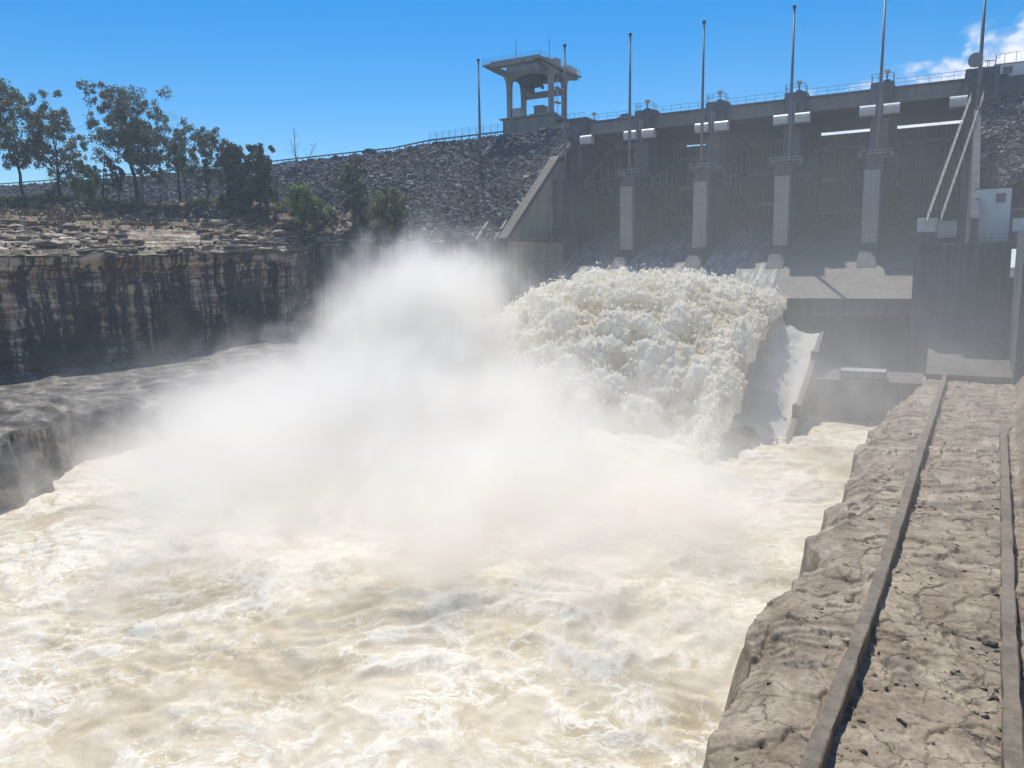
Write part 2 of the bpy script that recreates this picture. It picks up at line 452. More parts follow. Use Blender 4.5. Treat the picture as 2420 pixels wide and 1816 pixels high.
def plateau_mat():
    m, N, b, out, pos = material('plateau_ground')
    geo = N.n('ShaderNodeNewGeometry')
    sep = N.n('ShaderNodeSeparateXYZ'); N.put(sep.inputs[0], pos)
    at = N.n('ShaderNodeAttribute'); at.attribute_name = 'frac'
    stv = N.map(pos, (.42, .09, 1.3))
    st = N.noise(stv, 1., 7, .6, .5).outputs[0]
    fine = N.noise(pos, 1.3, 6, .65).outputs[0]
    rocky = N.mr(N.m('ADD', at.outputs['Fac'], N.m('MULTIPLY', N.m('SUBTRACT', st, .5), .9)), .52, .30)
    stone = N.ramp(N.m('ADD', N.m('MULTIPLY', st, .6), N.m('MULTIPLY', fine, .4)), [(.40, (.045, .035, .026)), (.47, (.18, .14, .10)), (.54, (.38, .31, .225)), (.61, (.68, .61, .49))])
    scrub = N.ramp(fine, [(.32, (.05, .04, .026)), (.45, (.15, .108, .066)), (.57, (.26, .185, .115)), (.7, (.36, .265, .175))])
    green = N.mr(N.noise(pos, .09, 4, .6).outputs[0], .5, .62)
    scrub = N.mix(N.m('MULTIPLY', green, .5), scrub, (.075, .085, .04))
    red = N.mr(N.noise(N.vm('ADD', pos, (31, 4, 2)), .11, 4, .6).outputs[0], .58, .66)
    scrub = N.mix(N.m('MULTIPLY', red, .5), scrub, (.27, .155, .10))
    c = N.mix(rocky, scrub, stone)
    lip = N.mr(at.outputs['Fac'], .05, .015)
    c = N.mix(N.m('MULTIPLY', lip, .55), c, (.12, .13, .06))
    N.put(b.inputs['Base Color'], c); b.inputs['Roughness'].default_value = .92
    N.put(b.inputs['Normal'], N.bump(N.m('ADD', fine, st), .8, .3))
    return m
M['plateau'] = plateau_mat()

def cliff_mat():
    m, N, b, out, pos = material('stained_cliff')
    warp = N.noise(pos, .25, 4, .6).outputs['Color']
    p2 = N.vm('ADD', pos, N.vm('SCALE', N.vm('SUBTRACT', warp, (.5, .5, .5)), scale=2.2))
    streak = N.noise(N.map(p2, (.5, .36, .035)), 1., 6, .66).outputs[0]
    streak2 = N.noise(N.map(p2, (1, 1.7, .06), loc=(4, 7, 0)), 1., 5, .66).outputs[0]
    strata = N.noise(N.map(p2, (.15, .10, 1.6)), 1., 5, .65).outputs[0]
    s = N.m('ADD', N.m('ADD', N.m('MULTIPLY', streak, .65), N.m('MULTIPLY', streak2, .35)), N.m('MULTIPLY', N.m('SUBTRACT', strata, .5), .16))
    sep = N.n('ShaderNodeSeparateXYZ'); N.put(sep.inputs[0], pos)
    hi = N.m('MULTIPLY', N.mr(sep.outputs[2], -12., 3., -.045, .035, smooth=False), 1.)
    tan = N.mr(N.m('ADD', s, hi), .50, .585)
    rockc = N.ramp(strata, [(.36, (.15, .10, .065)), (.47, (.34, .22, .13)), (.56, (.48, .38, .26)), (.66, (.52, .47, .40))])
    dark = N.ramp(N.noise(p2, .5, 5, .6).outputs[0], [(.35, (.016, .012, .010)), (.6, (.058, .043, .032))])
    c = N.mix(tan, dark, rockc)
    N.put(b.inputs['Base Color'], c)
    N.put(b.inputs['Roughness'], N.mr(tan, 0, 1, .5, .85))
    N.put(b.inputs['Normal'], N.bump(N.m('ADD', N.m('MULTIPLY', strata, .6), streak2), .7, .3))
    return m
M['cliff'] = cliff_mat()

# ------------------------------------------------------------------ left plateau
xs = np.linspace(-340, -72, 470); ys = np.linspace(-40, 176, 360)
X, Y = np.meshgrid(xs, ys, indexing='ij')
Z = terrain(X, Y)
keep = (X < CLIFF_X + .0) | (Y > 129.3)
Yc = np.where((X > CLIFF_X) & (Y <= 129.3), 129.3, Y); Xc = X
# cells over the pool are dropped; the border cells end on the cliff and on the wing wall
d1, _, _ = seg_dist(X, Y, [(-122, -80), (-122, 129), (-60, 129)]); d2, s2, _ = seg_dist(X, Y, RIDGE)
frac = np.where(s2 < 0, d1 / (d1 + d2), 1.)
V = np.stack([X, Y, Z], -1).reshape(-1, 3)
F = grid_faces(len(xs), len(ys))
cen = V[F].mean(1)
ok = (cen[:, 0] < CLIFF_X + .9) | (cen[:, 1] > 129.0)
hillo = np_mesh('hillside', V, F[ok], M['plateau'], smooth=True); tag(hillo, kind='structure')
a = hillo.data.attributes.new('frac', 'FLOAT', 'POINT'); a.data.foreach_set('value', frac.ravel().astype(np.float32))

# loose sandstone slabs lying along the ledges
def slabs():
    n = 9000
    X = rng.uniform(-178, -122.6, n); Y = rng.uniform(20, 140, n)
    X2 = rng.uniform(-122, -84, 1500); Y2 = rng.uniform(129.8, 140, 1500); X = np.concatenate([X, X2]); Y = np.concatenate([Y, Y2])
    d1, _, _ = seg_dist(X, Y, [(-122, -80), (-122, 129), (-60, 129)]); d2, s2, _ = seg_dist(X, Y, RIDGE); fr = d1 / (d1 + d2)
    keep = (s2 < 0) & (rng.random(len(X)) < sstep(.9, .1, fr) * .9 + .06) & (d1 > .8) & (fbm(X / 8., Y / 16., 0, 141, 3) > -.25)
    X, Y = X[keep], Y[keep]; Z = terrain(X, Y); n = len(X)
    sz = rng.gamma(2., .32, n).clip(.25, 2.2)
    sc = np.stack([sz * rng.uniform(.4, .8, n), sz * rng.uniform(.9, 1.9, n), sz * rng.uniform(.18, .38, n)], -1)
    v = IV[None] * (1 + rng.uniform(-.25, .25, (n, 12, 1))) * sc[:, None, :]
    a = rng.normal(0, .35, n); ca, sa = np.cos(a), np.sin(a)
    v = np.stack([v[..., 0] * ca[:, None] - v[..., 1] * sa[:, None], v[..., 0] * sa[:, None] + v[..., 1] * ca[:, None], v[..., 2] + v[..., 0] * .15], -1)
    v += np.stack([X, Y, Z + .02], -1)[:, None, :]
    fa = (IF[None] + (np.arange(n) * 12)[:, None, None]).reshape(-1, 3)
    o = np_mesh('sandstone_slabs', v.reshape(-1, 3), fa, M['slab']); tag(o, kind='stuff', label='pale and brown sandstone slabs along the ledges above the cliff')
    tn = np.repeat(np.clip(rng.beta(1.5, 1.8, n), 0, 1), 12).astype(np.float32); a = o.data.attributes.new('tone', 'FLOAT', 'POINT'); a.data.foreach_set('value', tn)
def slab_mat():
    m, N, b, out, pos = material('slab_stone')
    rnd = N.n('ShaderNodeAttribute'); rnd.attribute_name = 'tone'
    c = N.ramp(rnd.outputs['Fac'], [(0, (.07, .05, .035)), (.4, (.24, .18, .12)), (.7, (.44, .36, .26)), (1, (.72, .65, .52))])
    c = N.vm('SCALE', c, scale=N.mr(N.noise(pos, 1.5, 4, .6).outputs[0], .3, .7, .7, 1.2))
    N.put(b.inputs['Base Color'], c); b.inputs['Roughness'].default_value = .9
    return m
M['slab'] = slab_mat()

# left rock cliff: X displaced in bedded ledges
ys = np.linspace(-60, 129.2, 640); zs = np.linspace(-16.5, 5.2, 110)
Yg, Zg = np.meshgrid(ys, zs, indexing='ij')
ztop = terrain(np.full(len(ys), CLIFF_X - .6), ys)
t = (zs - zs[0]) / (zs[-1] - zs[0])
Zg = zs[0] + (ztop[:, None] + .06 - zs[0]) * t[None, :]
bed = fbm(Yg / 16., Zg / 1.1 + 0 * Yg, 2., 21, 4, .55)
big = fbm(Yg / 7., Zg / 9., 5., 22, 4, .5)
Xg = CLIFF_X + bed * .38 + big * 1.3 + (-.02) * (Zg + 15) + .12 * fbm(Yg / .8, Zg / .5, 0, 23, 3)
lipb = sstep(.80, .97, t)[None, :] * (.9 + .9 * fbm(Yg / 4., 0, 7., 24, 3))
Xg = Xg + lipb
Xg[:, -1] = CLIFF_X - 1.2
np_o = np_mesh('rock_cliff', np.stack([Xg, Yg, Zg], -1).reshape(-1, 3), grid_faces(len(ys), len(zs)), M['cliff'], smooth=True)
tag(np_o, kind='structure')

slabs()
# left bench of rock above the pool, with its broken edge
EDGE_L = [(-60, -60), (-66, 10), (-72, 33), (-75.5, 40), (-84.5, 50), (-86.6, 63.5), (-94.8, 82), (-104, 106), (-114, 130), (-116, 150)]
xs = np.linspace(-123.2, -56, 280); ys = np.linspace(-60, 131, 720)
X, Y = np.meshgrid(xs, ys, indexing='ij')
wx = fbm(X / 5., Y / 5., 0, 41, 4) * 2.2; 
d, s, _ = seg_dist(X + wx, Y, EDGE_L)
inside = d * np.where(s > 0, 1, -1)
q = (fbm(X / 9., Y / 34., 1, 43, 5) * 2.6 + (Y - 60) * .004 + inside * .03)
st = .6; qf = q / st; z_ter = (np.floor(qf) + sstep(.6, 1., qf - np.floor(qf))) * st
blk = fbm(X / 3.5, Y / 5., 2., 44, 4, .55)
near = sstep(62, 44, Y)
wblk = worley((X + wx) / 6.5, Y / 8.5, 0 * X, 47); wb2 = worley(X / 2.6, Y / 3.4, 0 * X, 48)
Z = -15.2 + (sstep(.75, .35, wblk) * 1.1 - .3) * near + (.5 - wb2) * .55 * (.25 + near) + z_ter * .9 + blk * (.12 + 1.0 * near) + np.abs(fbm(X / 9., Y / 9., 5., 46, 3)) * near * 1.6
Z -= sstep(3.2, 0., inside) * 1.2
Z = np.where(inside < 0, np.maximum(-24, Z - 1.0 + inside * 7.), Z)
Z = np.where(X < -119.5, np.minimum(Z, -15.4), Z)
bo = np_mesh('rock_bench', np.stack([X, Y, Z], -1).reshape(-1, 3), grid_faces(len(xs), len(ys)), M['bench_far'], smooth=True)
tag(bo, kind='structure')
# ------------------------------------------------------------------ right bench under the camera
EDGE_R = [(-5.6, -60), (-5.3, 21.4), (-5.3, 34), (-4.4, 42.2), (-4.9, 49), (-4.1, 58.6), (-4.6, 69.7), (-2.8, 89.8), (-1.3, 106), (-1.2, 128)]
K1 = [(-3.3, 4), (-2.46, 22.9), (-1.72, 36.4), (-1.1, 52), (-.51, 68), (.25, 86), (.98, 105.2), (1.3, 116)]
K2 = [(2.1, 4), (2.75, 25.5), (3.3, 36), (3.85, 45.5), (4.75, 62), (5.75, 80.7)]
def lerp_line(poly, y):
    return np.interp(y, [p[1] for p in poly], [p[0] for p in poly])
xs = np.linspace(-9.5, 17, 380)
ys = np.concatenate([np.linspace(-30, 12, 70), np.linspace(12.1, 60, 560), np.linspace(60.15, 118, 400)])
X, Y = np.meshgrid(xs, ys, indexing='ij')
wx = fbm(X / 3.4, Y / 3.4, 0, 51, 3, .4) * .9 + fbm(X / .9, Y / .9, 0, 151, 3) * .10
inside = (X + wx) - lerp_line(EDGE_R, Y) + .75
wp = fbm(X / 6., Y / 6., 0, 52, 3) * 4
q = fbm((X + wp) / 8., (Y + wp * .5) / 5.5, 1, 53, 4, .42) * 1.5 + .03 * Y
st = .46; qf = q / st; fq = qf - np.floor(qf)
ter = (np.floor(qf) + sstep(.78, .98, fq)) * st - .03 * Y
rid = fbm(X / 2.2 + 3, Y / 1.6, 2., 54, 5, .55, ridge=True)
crk = np.abs(fbm(X / 3.1, Y / 4., 7., 55, 4, .5)); crk = sstep(.05, .0, crk)
Z = -15.1 + ter * .26 + .04 * rid + .02 * fbm(X / .5, Y / .5, 0, 56, 4) - .20 * crk
wq = fbm(X / 1.6, Y / 1.6, 3, 171, 3) * .35; wr = fbm(X / 1.6, Y / 1.6, 6, 172, 3) * .35
id1, gp, ox, oy = plates(X / 3.9 + wq, Y / 3.0 + wr, 175)
id2, gp2, ox2, oy2 = plates(X / 1.3 + wq * 1.4, Y / 1.0 + wr * 1.4, 185)
Z += (id1 - .5) * .26 + (id1 - .5) * ox * .22 + (((id1 * 7.3) % 1) - .5) * oy * .34 - .07 * sstep(.03, .0, gp)
brk = sstep(-.05, .25, fbm(X / 5., Y / 6., 8, 173, 3))
Z += brk * ((id2 - .5) * .06 + (((id2 * 5.7) % 1) - .5) * oy2 * .05 - .03 * sstep(.05, 0, gp2))
# rubble blocks toward the water edge
wl = worley(X / 1.7, Y / 1.9, 0 * X, 57)
Z += sstep(2.6, .3, inside) * (.25 - .40 * wl)
Z -= sstep(1.5, -.1, inside) * .75
Z = np.where(inside < 0, np.maximum(-23, Z - .5 + inside * 5.), Z)
k2 = np.interp(Y, [p[1] for p in K2] + [97, 108, 128], [p[0] for p in K2] + [7.0, 7.7, 8.4])
up = X - (k2 + .9)
Z += np.where(up > 0, np.minimum(13., up * 1.6 + .6 * fbm(X / 1.5, Y / 1.5, 4, 58, 4) * sstep(0, 1, up) * 1.5), 0)
rb = np_mesh('rock_bench', np.stack([X, Y, Z], -1).reshape(-1, 3), grid_faces(len(xs), len(ys)), M['bench'], smooth=True)
tag(rb, kind='structure')

def kerb(poly, w, h, z, label, mat, wob=.03, ext=.9):
    pts = []
    for i in range(len(poly) - 1):
        a, b = Vector(poly[i]), Vector(poly[i + 1]); n = max(2, int((b - a).length / 1.0))
        for k in range(n):
            pts.append(a.lerp(b, k / n))
            if len(pts) % 5 in (1, 2) and k < n - 1: pass
    pts.append(Vector(poly[-1]))
    vs = []; fs = []
    rd = random.Random(5)
    for i, p in enumerate(pts):
        d = (pts[min(i + 1, len(pts) - 1)] - pts[max(i - 1, 0)]).normalized(); nrm = Vector((d.y, -d.x))
        jt = .09 if i % 5 == 0 else 0.
        j = rd.uniform(-wob, wob) * .4; dz = rd.uniform(-wob, wob) * .5
        ch = rd.uniform(.03, .07)
        for (o_, zz) in ((-w / 2 + jt, -ext), (-w / 2 + jt, h - ch - jt), (-w / 2 + ch, h - jt), (w / 2 - .05, h - jt), (w / 2 - jt, h - .05 - jt), (w / 2 - jt, -ext)):
            q = p + nrm * (o_ + j); vs.append((q.x, q.y, z + zz + (dz if zz > 0 else 0)))
    n = len(pts)
    for i in range(n - 1):
        for k in range(6):
            k2_ = (k + 1) % 6
            fs.append((i * 6 + k, (i + 1) * 6 + k, (i + 1) * 6 + k2_, i * 6 + k2_))
    fs.append(tuple(reversed(range(6)))); fs.append(tuple(range((n - 1) * 6, n * 6)))
    mb = MB(); mb.add(vs, fs)
    # flip check is not needed: closed shell
    o = mb.build('concrete_kerb', mat)
    return tag(o, label, 'kerb', 'concrete kerbs on the rock benches')
kerb(K1, .54, .60, -15., 'long concrete kerb running beside the water edge of the right rock bench', M['conc_kerb'])
kerb(K2, .55, .45, -15., 'straight concrete kerb at the far right border of the rock bench', M['conc_kerb'])
kerb([(-121.3, -50), (-120.6, 60), (-120., 90), (-119.2, 127)], .5, .8, -15.2, 'thin concrete kerb along the foot of the stained rock cliff', M['conc_kerb'])
kerb([(-118.6, -50), (-118., 60), (-117.6, 90), (-117.2, 118)], .4, .5, -15.2, 'low concrete kerb on the left bench a step out from the cliff foot', M['conc_kerb'])

# small loose stones on the right bench, most of them beside the kerbs
bench_x, bench_y, bench_Z = xs.copy(), ys.copy(), Z.copy()
def bench_z(x, y):
    i = np.clip(np.searchsorted(bench_x, x) - 1, 0, len(bench_x) - 2); j = np.clip(np.searchsorted(bench_y, y) - 1, 0, len(bench_y) - 2)
    return bench_Z[i, j]
n = 1500
yy = 18 + 95 * rng.random(n) ** 1.5
near_k = rng.random(n)
xx = np.where(near_k < .3, lerp_line(K1, yy) + .35 + rng.gamma(1.2, .35, n), np.where(near_k < .45, lerp_line(K2, yy) - .3 - rng.gamma(1.2, .35, n), rng.uniform(-5, 5, n)))
okk = (xx > lerp_line(EDGE_R, yy) + .4) & (fbm(xx / 2.5, yy / 2.5, 0, 161, 3) > -.15)
xx, yy = xx[okk], yy[okk]
rubble_pts = np.stack([xx, yy, bench_z(xx, yy) + .02], -1)

# ------------------------------------------------------------------ far ground sheet, reservoir
g = MB().add([(-4000, -4000, -24.5), (4000, -4000, -24.5), (4000, 4000, -24.5), (-4000, 4000, -24.5)], [(0, 1, 2, 3)]).build('ground', M['slope_base']); tag(g, kind='structure')

# ------------------------------------------------------------------ water
def water_mat():
    m, N, b, out, pos = material('foaming_water')
    w1 = N.noise(pos, .16, 4, .55).outputs['Color']
    p1 = N.vm('ADD', pos, N.vm('SCALE', N.vm('SUBTRACT', w1, (.5, .5, .5)), scale=5.))
    w2 = N.noise(p1, .8, 3, .55).outputs['Color']
    p2 = N.vm('ADD', p1, N.vm('SCALE', N.vm('SUBTRACT', w2, (.5, .5, .5)), scale=1.6))
    def web(vec, sc, w, det=3):
        n = N.noise(vec, sc, det, .5).outputs[0]
        return N.mr(N.m('ABSOLUTE', N.m('SUBTRACT', n, .5)), w, 0.)
    big = N.noise(pos, .05, 4, .6).outputs[0]
    mid = N.noise(p2, .35, 5, .6).outputs[0]
    w3 = N.noise(p2, 2.2, 3, .6).outputs['Color']
    p3 = N.vm('ADD', p2, N.vm('SCALE', N.vm('SUBTRACT', w3, (.5, .5, .5)), scale=.55))
    la = web(N.vm('ADD', p3, (3, 8, 1)), .26, .075); lb = web(N.map(p3, (1, 1.3, 1), loc=(11, 2, 5)), .62, .06); lc = web(N.map(p3, (1.2, 1, 1), loc=(1, 21, 9)), 1.35, .075, 4)
    patchy = N.mr(N.noise(pos, .11, 4, .6).outputs[0], .38, .62)
    lace = N.m('ADD', N.m('MULTIPLY', la, .5), N.m('ADD', N.m('MULTIPLY', lb, .5), N.m('MULTIPLY', lc, .4)))
    lace = N.m('MULTIPLY', lace, N.m('ADD', .35, N.m('MULTIPLY', patchy, .75)))
    hgt = N.n('ShaderNodeAttribute'); hgt.attribute_name = 'crest'
    base = N.ramp(N.m('ADD', N.m('MULTIPLY', mid, .6), N.m('MULTIPLY', big, .4)), [(.36, (.39, .315, .20)), (.46, (.465, .395, .275)), (.54, (.525, .46, .35)), (.66, (.565, .51, .415))])
    wh = N.m('ADD', lace, N.m('MULTIPLY', hgt.outputs['Fac'], .40))
    c = N.mix(N.mr(wh, .12, .95, 0, .95), base, (.66, .62, .53))
    N.put(b.inputs['Base Color'], c)
    b.inputs['Roughness'].default_value = .7; b.inputs['Specular IOR Level'].default_value = .15
    fine = N.noise(p3, 2.6, 6, .65).outputs[0]
    h = N.m('ADD', N.m('MULTIPLY', lace, .35), N.m('ADD', N.m('MULTIPLY', mid, .5), N.m('MULTIPLY', fine, .22)))
    N.put(b.inputs['Normal'], N.bump(h, .3, .45))
    return m
M['water'] = water_mat()
xs = np.linspace(-100, 4, 470); ys = np.linspace(-14, 131, 640)
X, Y = np.meshgrid(xs, ys, indexing='ij')
wxx = fbm(X / 9., Y / 9., 0, 61, 3) * 6; wyy = fbm(X / 9., Y / 9., 4, 62, 3) * 6
a1 = fbm((X + wxx) / 7., (Y + wyy) / 7., 0, 63, 3, .5)
a2 = fbm((X + wxx) / 2.6, (Y + wyy) / 2.6, 0, 64, 4, .55, ridge=True)
a3 = fbm((X + wxx) / .9, (Y + wyy) / .9, 0, 65, 3, .6)
boil = np.exp(-(((X + 19) / 9.) ** 2 + ((Y - 42) / 5.) ** 2)) * 1.3 + np.exp(-(((X + 40) / 14.) ** 2 + ((Y - 36) / 5.) ** 2)) * .7 + np.exp(-(((X + 46) / 22) ** 2 + ((Y - 80) / 9) ** 2)) * 3.
amp = .75 + .5 * boil
sw = fbm((X + wxx * .6) / 13., (Y + wyy * .6) / 8., 3, 66, 3, .5, ridge=True)
Z = WATER + sw * .26 + a1 * .45 * amp + a2 * .30 * amp + a3 * .20 + boil * .8
wo_ = np_mesh('water', np.stack([X, Y, Z], -1).reshape(-1, 3), grid_faces(len(xs), len(ys)), M['water'], smooth=True)
tag(wo_, kind='structure')
a = wo_.data.attributes.new('crest', 'FLOAT', 'POINT'); a.data.foreach_set('value', np.clip((sw * .35 + a1 * .6 + a2 * .6 + a3 * .25 + boil * .5), -.9, 1.3).ravel().astype(np.float32))
# pool beyond the turbulent part
wb = MB()
wb.add([(-160, -400, WATER - 1.5), (60, -400, WATER - 1.5), (60, 125, WATER - 1.5), (-160, 125, WATER - 1.5)], [(0, 1, 2, 3)])
wf = wb.build('river_water', M['water']); tag(wf, kind='structure')

# ------------------------------------------------------------------ embankments and riprap
CREST = [(-420, 118), (-289, 155), (-227, 164), (-170, 168.8), (-128, 169), (-113.6, 164.6), (-92, 164.3), (-72, 164.)]
CZ = 31.4
def emb_z(X, Y):
    d, s, _ = seg_dist(X, Y, CREST)
    return CZ - .77 * d, s
def make_slope(xr, yr, zfun, name, step=1.4):
    xs = np.arange(xr[0], xr[1] + .1, step); ys = np.arange(yr[0], yr[1] + .1, step)
    xs[-1] = xr[1]; ys[-1] = yr[1]
    X, Y = np.meshgrid(xs, ys, indexing='ij'); Z = zfun(X, Y)
    F = grid_faces(len(xs), len(ys)); V = np.stack([X, Y, Z], -1).reshape(-1, 3)
    o = np_mesh(name, V, F, M['slope_base'], smooth=True); tag(o, kind='structure'); return o
def zf_left(X, Y):
    z, s = emb_z(X, Y)
    return np.where(s > 0, CZ, z) + .15 * fbm(X / 3, Y / 3, 0, 71, 3)
# rows follow the crest so that the slope meets the road cleanly
def ribbon(poly, offs, zs, name, mat):
    """strip swept along a polyline: offs/zs pairs across"""
    P = [Vector(p) for p in poly]; vs = []; n = len(offs)
    for i, p in enumerate(P):
        d = (P[min(i + 1, len(P) - 1)] - P[max(i - 1, 0)]).normalized(); nr = Vector((d.y, -d.x))
        for o_, z in zip(offs, zs): q = p + nr * o_; vs.append((q.x, q.y, z))
    fs = [(i * n + k, (i + 1) * n + k, (i + 1) * n + k + 1, i * n + k + 1) for i in range(len(P) - 1) for k in range(n - 1)]
    return MB().add(vs, fs).build(name, mat)
sl = ribbon(CREST, [-14, -7.5, -.5, 0, 20, 34.3], [20, CZ - .02, CZ - .02, CZ - .02, CZ - 15.4, CZ - 26.4], 'embankment', M['slope_base']); tag(sl, kind='structure')
rd_ = ribbon(CREST, [-7.2, -1.2], [CZ + .1, CZ + .1], 'road', M['asphalt']); tag(rd_, kind='structure')

def rot_rand(n):
    q = rng.normal(size=(n, 4)); q /= np.linalg.norm(q, axis=1)[:, None]; w, x, y, z = q.T
    return np.stack([np.stack([1 - 2 * (y * y + z * z), 2 * (x * y - z * w), 2 * (x * z + y * w)], -1),
                     np.stack([2 * (x * y + z * w), 1 - 2 * (x * x + z * z), 2 * (y * z - x * w)], -1),
                     np.stack([2 * (x * z - y * w), 2 * (y * z + x * w), 1 - 2 * (x * x + y * y)], -1)], 1)
def rocks(P, size, name, mat, flat=.55):
    """P (n,3) centres, size (n,) ; angular stones in one mesh"""
    n = len(P); sc = np.stack([rng.uniform(.8, 1.4, n), rng.uniform(.6, 1.1, n), rng.uniform(.35, .8, n)], -1) * size[:, None]
    jit = 1 + rng.uniform(-.28, .28, (n, 12, 1))
    v = IV[None] * jit * sc[:, None, :]
    R = rot_rand(n); v = np.einsum('nij,nkj->nki', R, v); v[..., 2] *= .8
    v += P[:, None, :]
    fa = (IF[None] + (np.arange(n) * 12)[:, None, None]).reshape(-1, 3)
    o = np_mesh(name, v.reshape(-1, 3), fa, mat)
    tone = np.repeat(np.clip(rng.beta(1.6, 3.2, n) + (rng.random(n) < .06) * .5, 0, 1), 12).astype(np.float32)
    a = o.data.attributes.new('tone', 'FLOAT', 'POINT'); a.data.foreach_set('value', tone)
    return o
rb_o = rocks(rubble_pts, rng.gamma(1.4, .045, len(rubble_pts)).clip(.02, .32), 'rubble', M['bench']); tag(rb_o, kind='stuff', label='loose stones scattered over the right rock bench')
n = 72000
X = rng.uniform(-330, -72.6, n); dd = rng.uniform(0, 37, n)
# denser toward the dam where it shows larger
X = -72.6 - (rng.random(n) ** 1.25) * 230
base = np.interp(X, [p[0] for p in CREST], [p[1] for p in CREST]); Y = base - dd * 1.02
Z, s = emb_z(X, Y)
tz = terrain(X, Y, False)
k = (Z > tz - 1) & (Y > 126) & (s < 0) & ((X < -73.2))
P = np.stack([X, Y, Z + rng.uniform(-.1, .22, n)], -1)[k]
o = rocks(P, rng.uniform(.2, .5, len(P)) * np.where(rng.random(len(P)) < .07, rng.uniform(1.4, 2.6, len(P)), 1), 'riprap', M['riprap'])
tag(o, kind='stuff', label='grey broken stone armour covering the left embankment slope')

# right slope above the switch house
def zr_(X, Y): return 24.8 - (158 - Y) * .9
o = MB().add([(4.9, 142., zr_(0, 142.)), (70, 142., zr_(0, 142.)), (70, 165, zr_(0, 165)), (4.9, 165, zr_(0, 165))], [(0, 1, 2, 3)]).build('embankment', M['slope_base']); tag(o, kind='structure')
n = 9000; X = rng.uniform(4.8, 30, n); Y = rng.uniform(143, 163, n)
P = np.stack([X, Y, zr_(X, Y) + rng.uniform(-.1, .25, n)], -1)
o = rocks(P, rng.uniform(.32, .8, n), 'riprap', M['riprap']); tag(o, kind='stuff', label='grey stone armour on the slope right of the spillway')

# ------------------------------------------------------------------ the dam
PC = [-56.3, -41.3, -26.2, -11.2]       # pier centres
XL, XR = -69.8, 2.3
PW = 1.5
dam = empty('dam', (0, 0, 0), 'grey concrete spillway dam with five gate bays behind the white water', 'dam')
def chute_y(t_):
    pts = [(176.5, 8.6), (170, 8.3), (164, 6.8), (157, 4.2), (151, 1.9), (146, -.1), (141, -2.2), (137, -4.), (134, -5.3), (131, -6.0), (129, -5.9), (127, -5.1)]
    return pts
CH = chute_y(0)
mb = MB(); n = len(CH)
vs = [(XL, y, z) for y, z in CH] + [(XR - (150 - min(y, 150)) / 23 * 5.7, y, z) for y, z in CH]
mb.add(vs, [(i, i + 1, n + i + 1, n + i) for i in range(n - 1)])
mb.build('chute_floor', M['conc_floor'], dam)
# flip lip nose and the recessed underside
mb = MB(); mb.prism_x([(127, -5.13), (127, -7.8), (131.5, -10.2), (131.5, -23), (134, -23), (134, -7.0), (131, -6.4), (129, -6.2)], XL - 1.9, -.7)
mb.build('flip_lip', M['conc_dark'], dam)
mb = MB(); mb.prism_x([(151, 1.2), (141, -2.8), (134.1, -6.6), (134.1, -24), (186, -24), (186, 8), (176, 8.)], XL + .1, XR - .1)
mb.build('spillway_body', M['conc_dark'], dam)
# toe slab at the foot of the lip, and the pale ledge beside it
mb = MB()
mb.add([(-40, 122, -10.4), (-15.2, 122, -10.4), (-15., 93.6, -21.6), (-40, 93.6, -21.6), (-40, 131.4, -10.4), (-15.2, 131.4, -10.4), (-15., 131.4, -24), (-40, 131.4, -24), (-15., 93.6, -24), (-40, 93.6, -24)],
       [(0, 3, 2, 1), (0, 1, 5, 4), (1, 2, 8, 6, 5), (3, 9, 8, 2)])
mb.build('toe_slab', M['conc_pale'], dam)
mb = MB(); a_, b_ = Vector((-14.9, 122.5, -10.2)), Vector((-14.75, 93.0, -21.9))
mb.bar(a_, b_, .55, .9); mb.box(-15.3, -14.3, 114.2, 116.6, -13.6, -12.0); mb.box(-15.3, -14.3, 100.0, 102.4, -19.0, -17.3); mb.build('toe_slab_rim', M['conc_kerb'], dam)
mb = MB(); mb.bevbox(-11.2, -5.6, 112.0, 115.6, -15.2, -14.2); mb.build('landing_slab', M['conc_pale'], dam)
mb = MB(); mb.prism_z([(-14.2, 112), (-13.6, 111.2), (-1.3, 111.2), (-1.3, 131.3), (-14.2, 131.3)], -24, -15.4); mb.build('footing', M['conc_dark'], dam)

PIER = [(151, -3.4), (151, 3.6), (150.9, 3.6), (150.9, 18.4), (158.4, 18.4), (158.9, 26.2), (160.4, 26.4), (160.4, 31.75), (161.2, 32.35), (187, 32.35), (187, 5), (176, 5), (160, 3.), (151, -3.5)]
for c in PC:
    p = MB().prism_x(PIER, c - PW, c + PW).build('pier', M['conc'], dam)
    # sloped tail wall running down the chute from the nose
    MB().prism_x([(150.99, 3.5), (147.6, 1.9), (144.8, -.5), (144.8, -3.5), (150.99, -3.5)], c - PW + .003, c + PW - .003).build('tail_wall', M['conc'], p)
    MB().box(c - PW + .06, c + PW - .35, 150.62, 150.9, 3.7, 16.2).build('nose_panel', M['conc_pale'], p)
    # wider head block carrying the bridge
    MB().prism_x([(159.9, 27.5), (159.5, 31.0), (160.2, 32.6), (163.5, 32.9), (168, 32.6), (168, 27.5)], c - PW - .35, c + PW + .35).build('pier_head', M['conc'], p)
# abutments: left and right of the bays
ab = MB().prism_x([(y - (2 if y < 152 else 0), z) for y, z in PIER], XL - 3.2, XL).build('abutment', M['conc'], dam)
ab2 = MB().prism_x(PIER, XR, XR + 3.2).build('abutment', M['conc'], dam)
MB().prism_x([(159.9, 27.5), (159.5, 31.0), (160.2, 32.6), (168, 32.6), (168, 27.5)], XL - 3.4, XL + .5).build('pier_head', M['conc'], ab)
MB().prism_x([(159.9, 27.5), (159.5, 31.0), (160.2, 33.0), (168, 33.0), (168, 27.5)], XR - .5, XR + 4.6).build('pier_head', M['conc'], ab2)
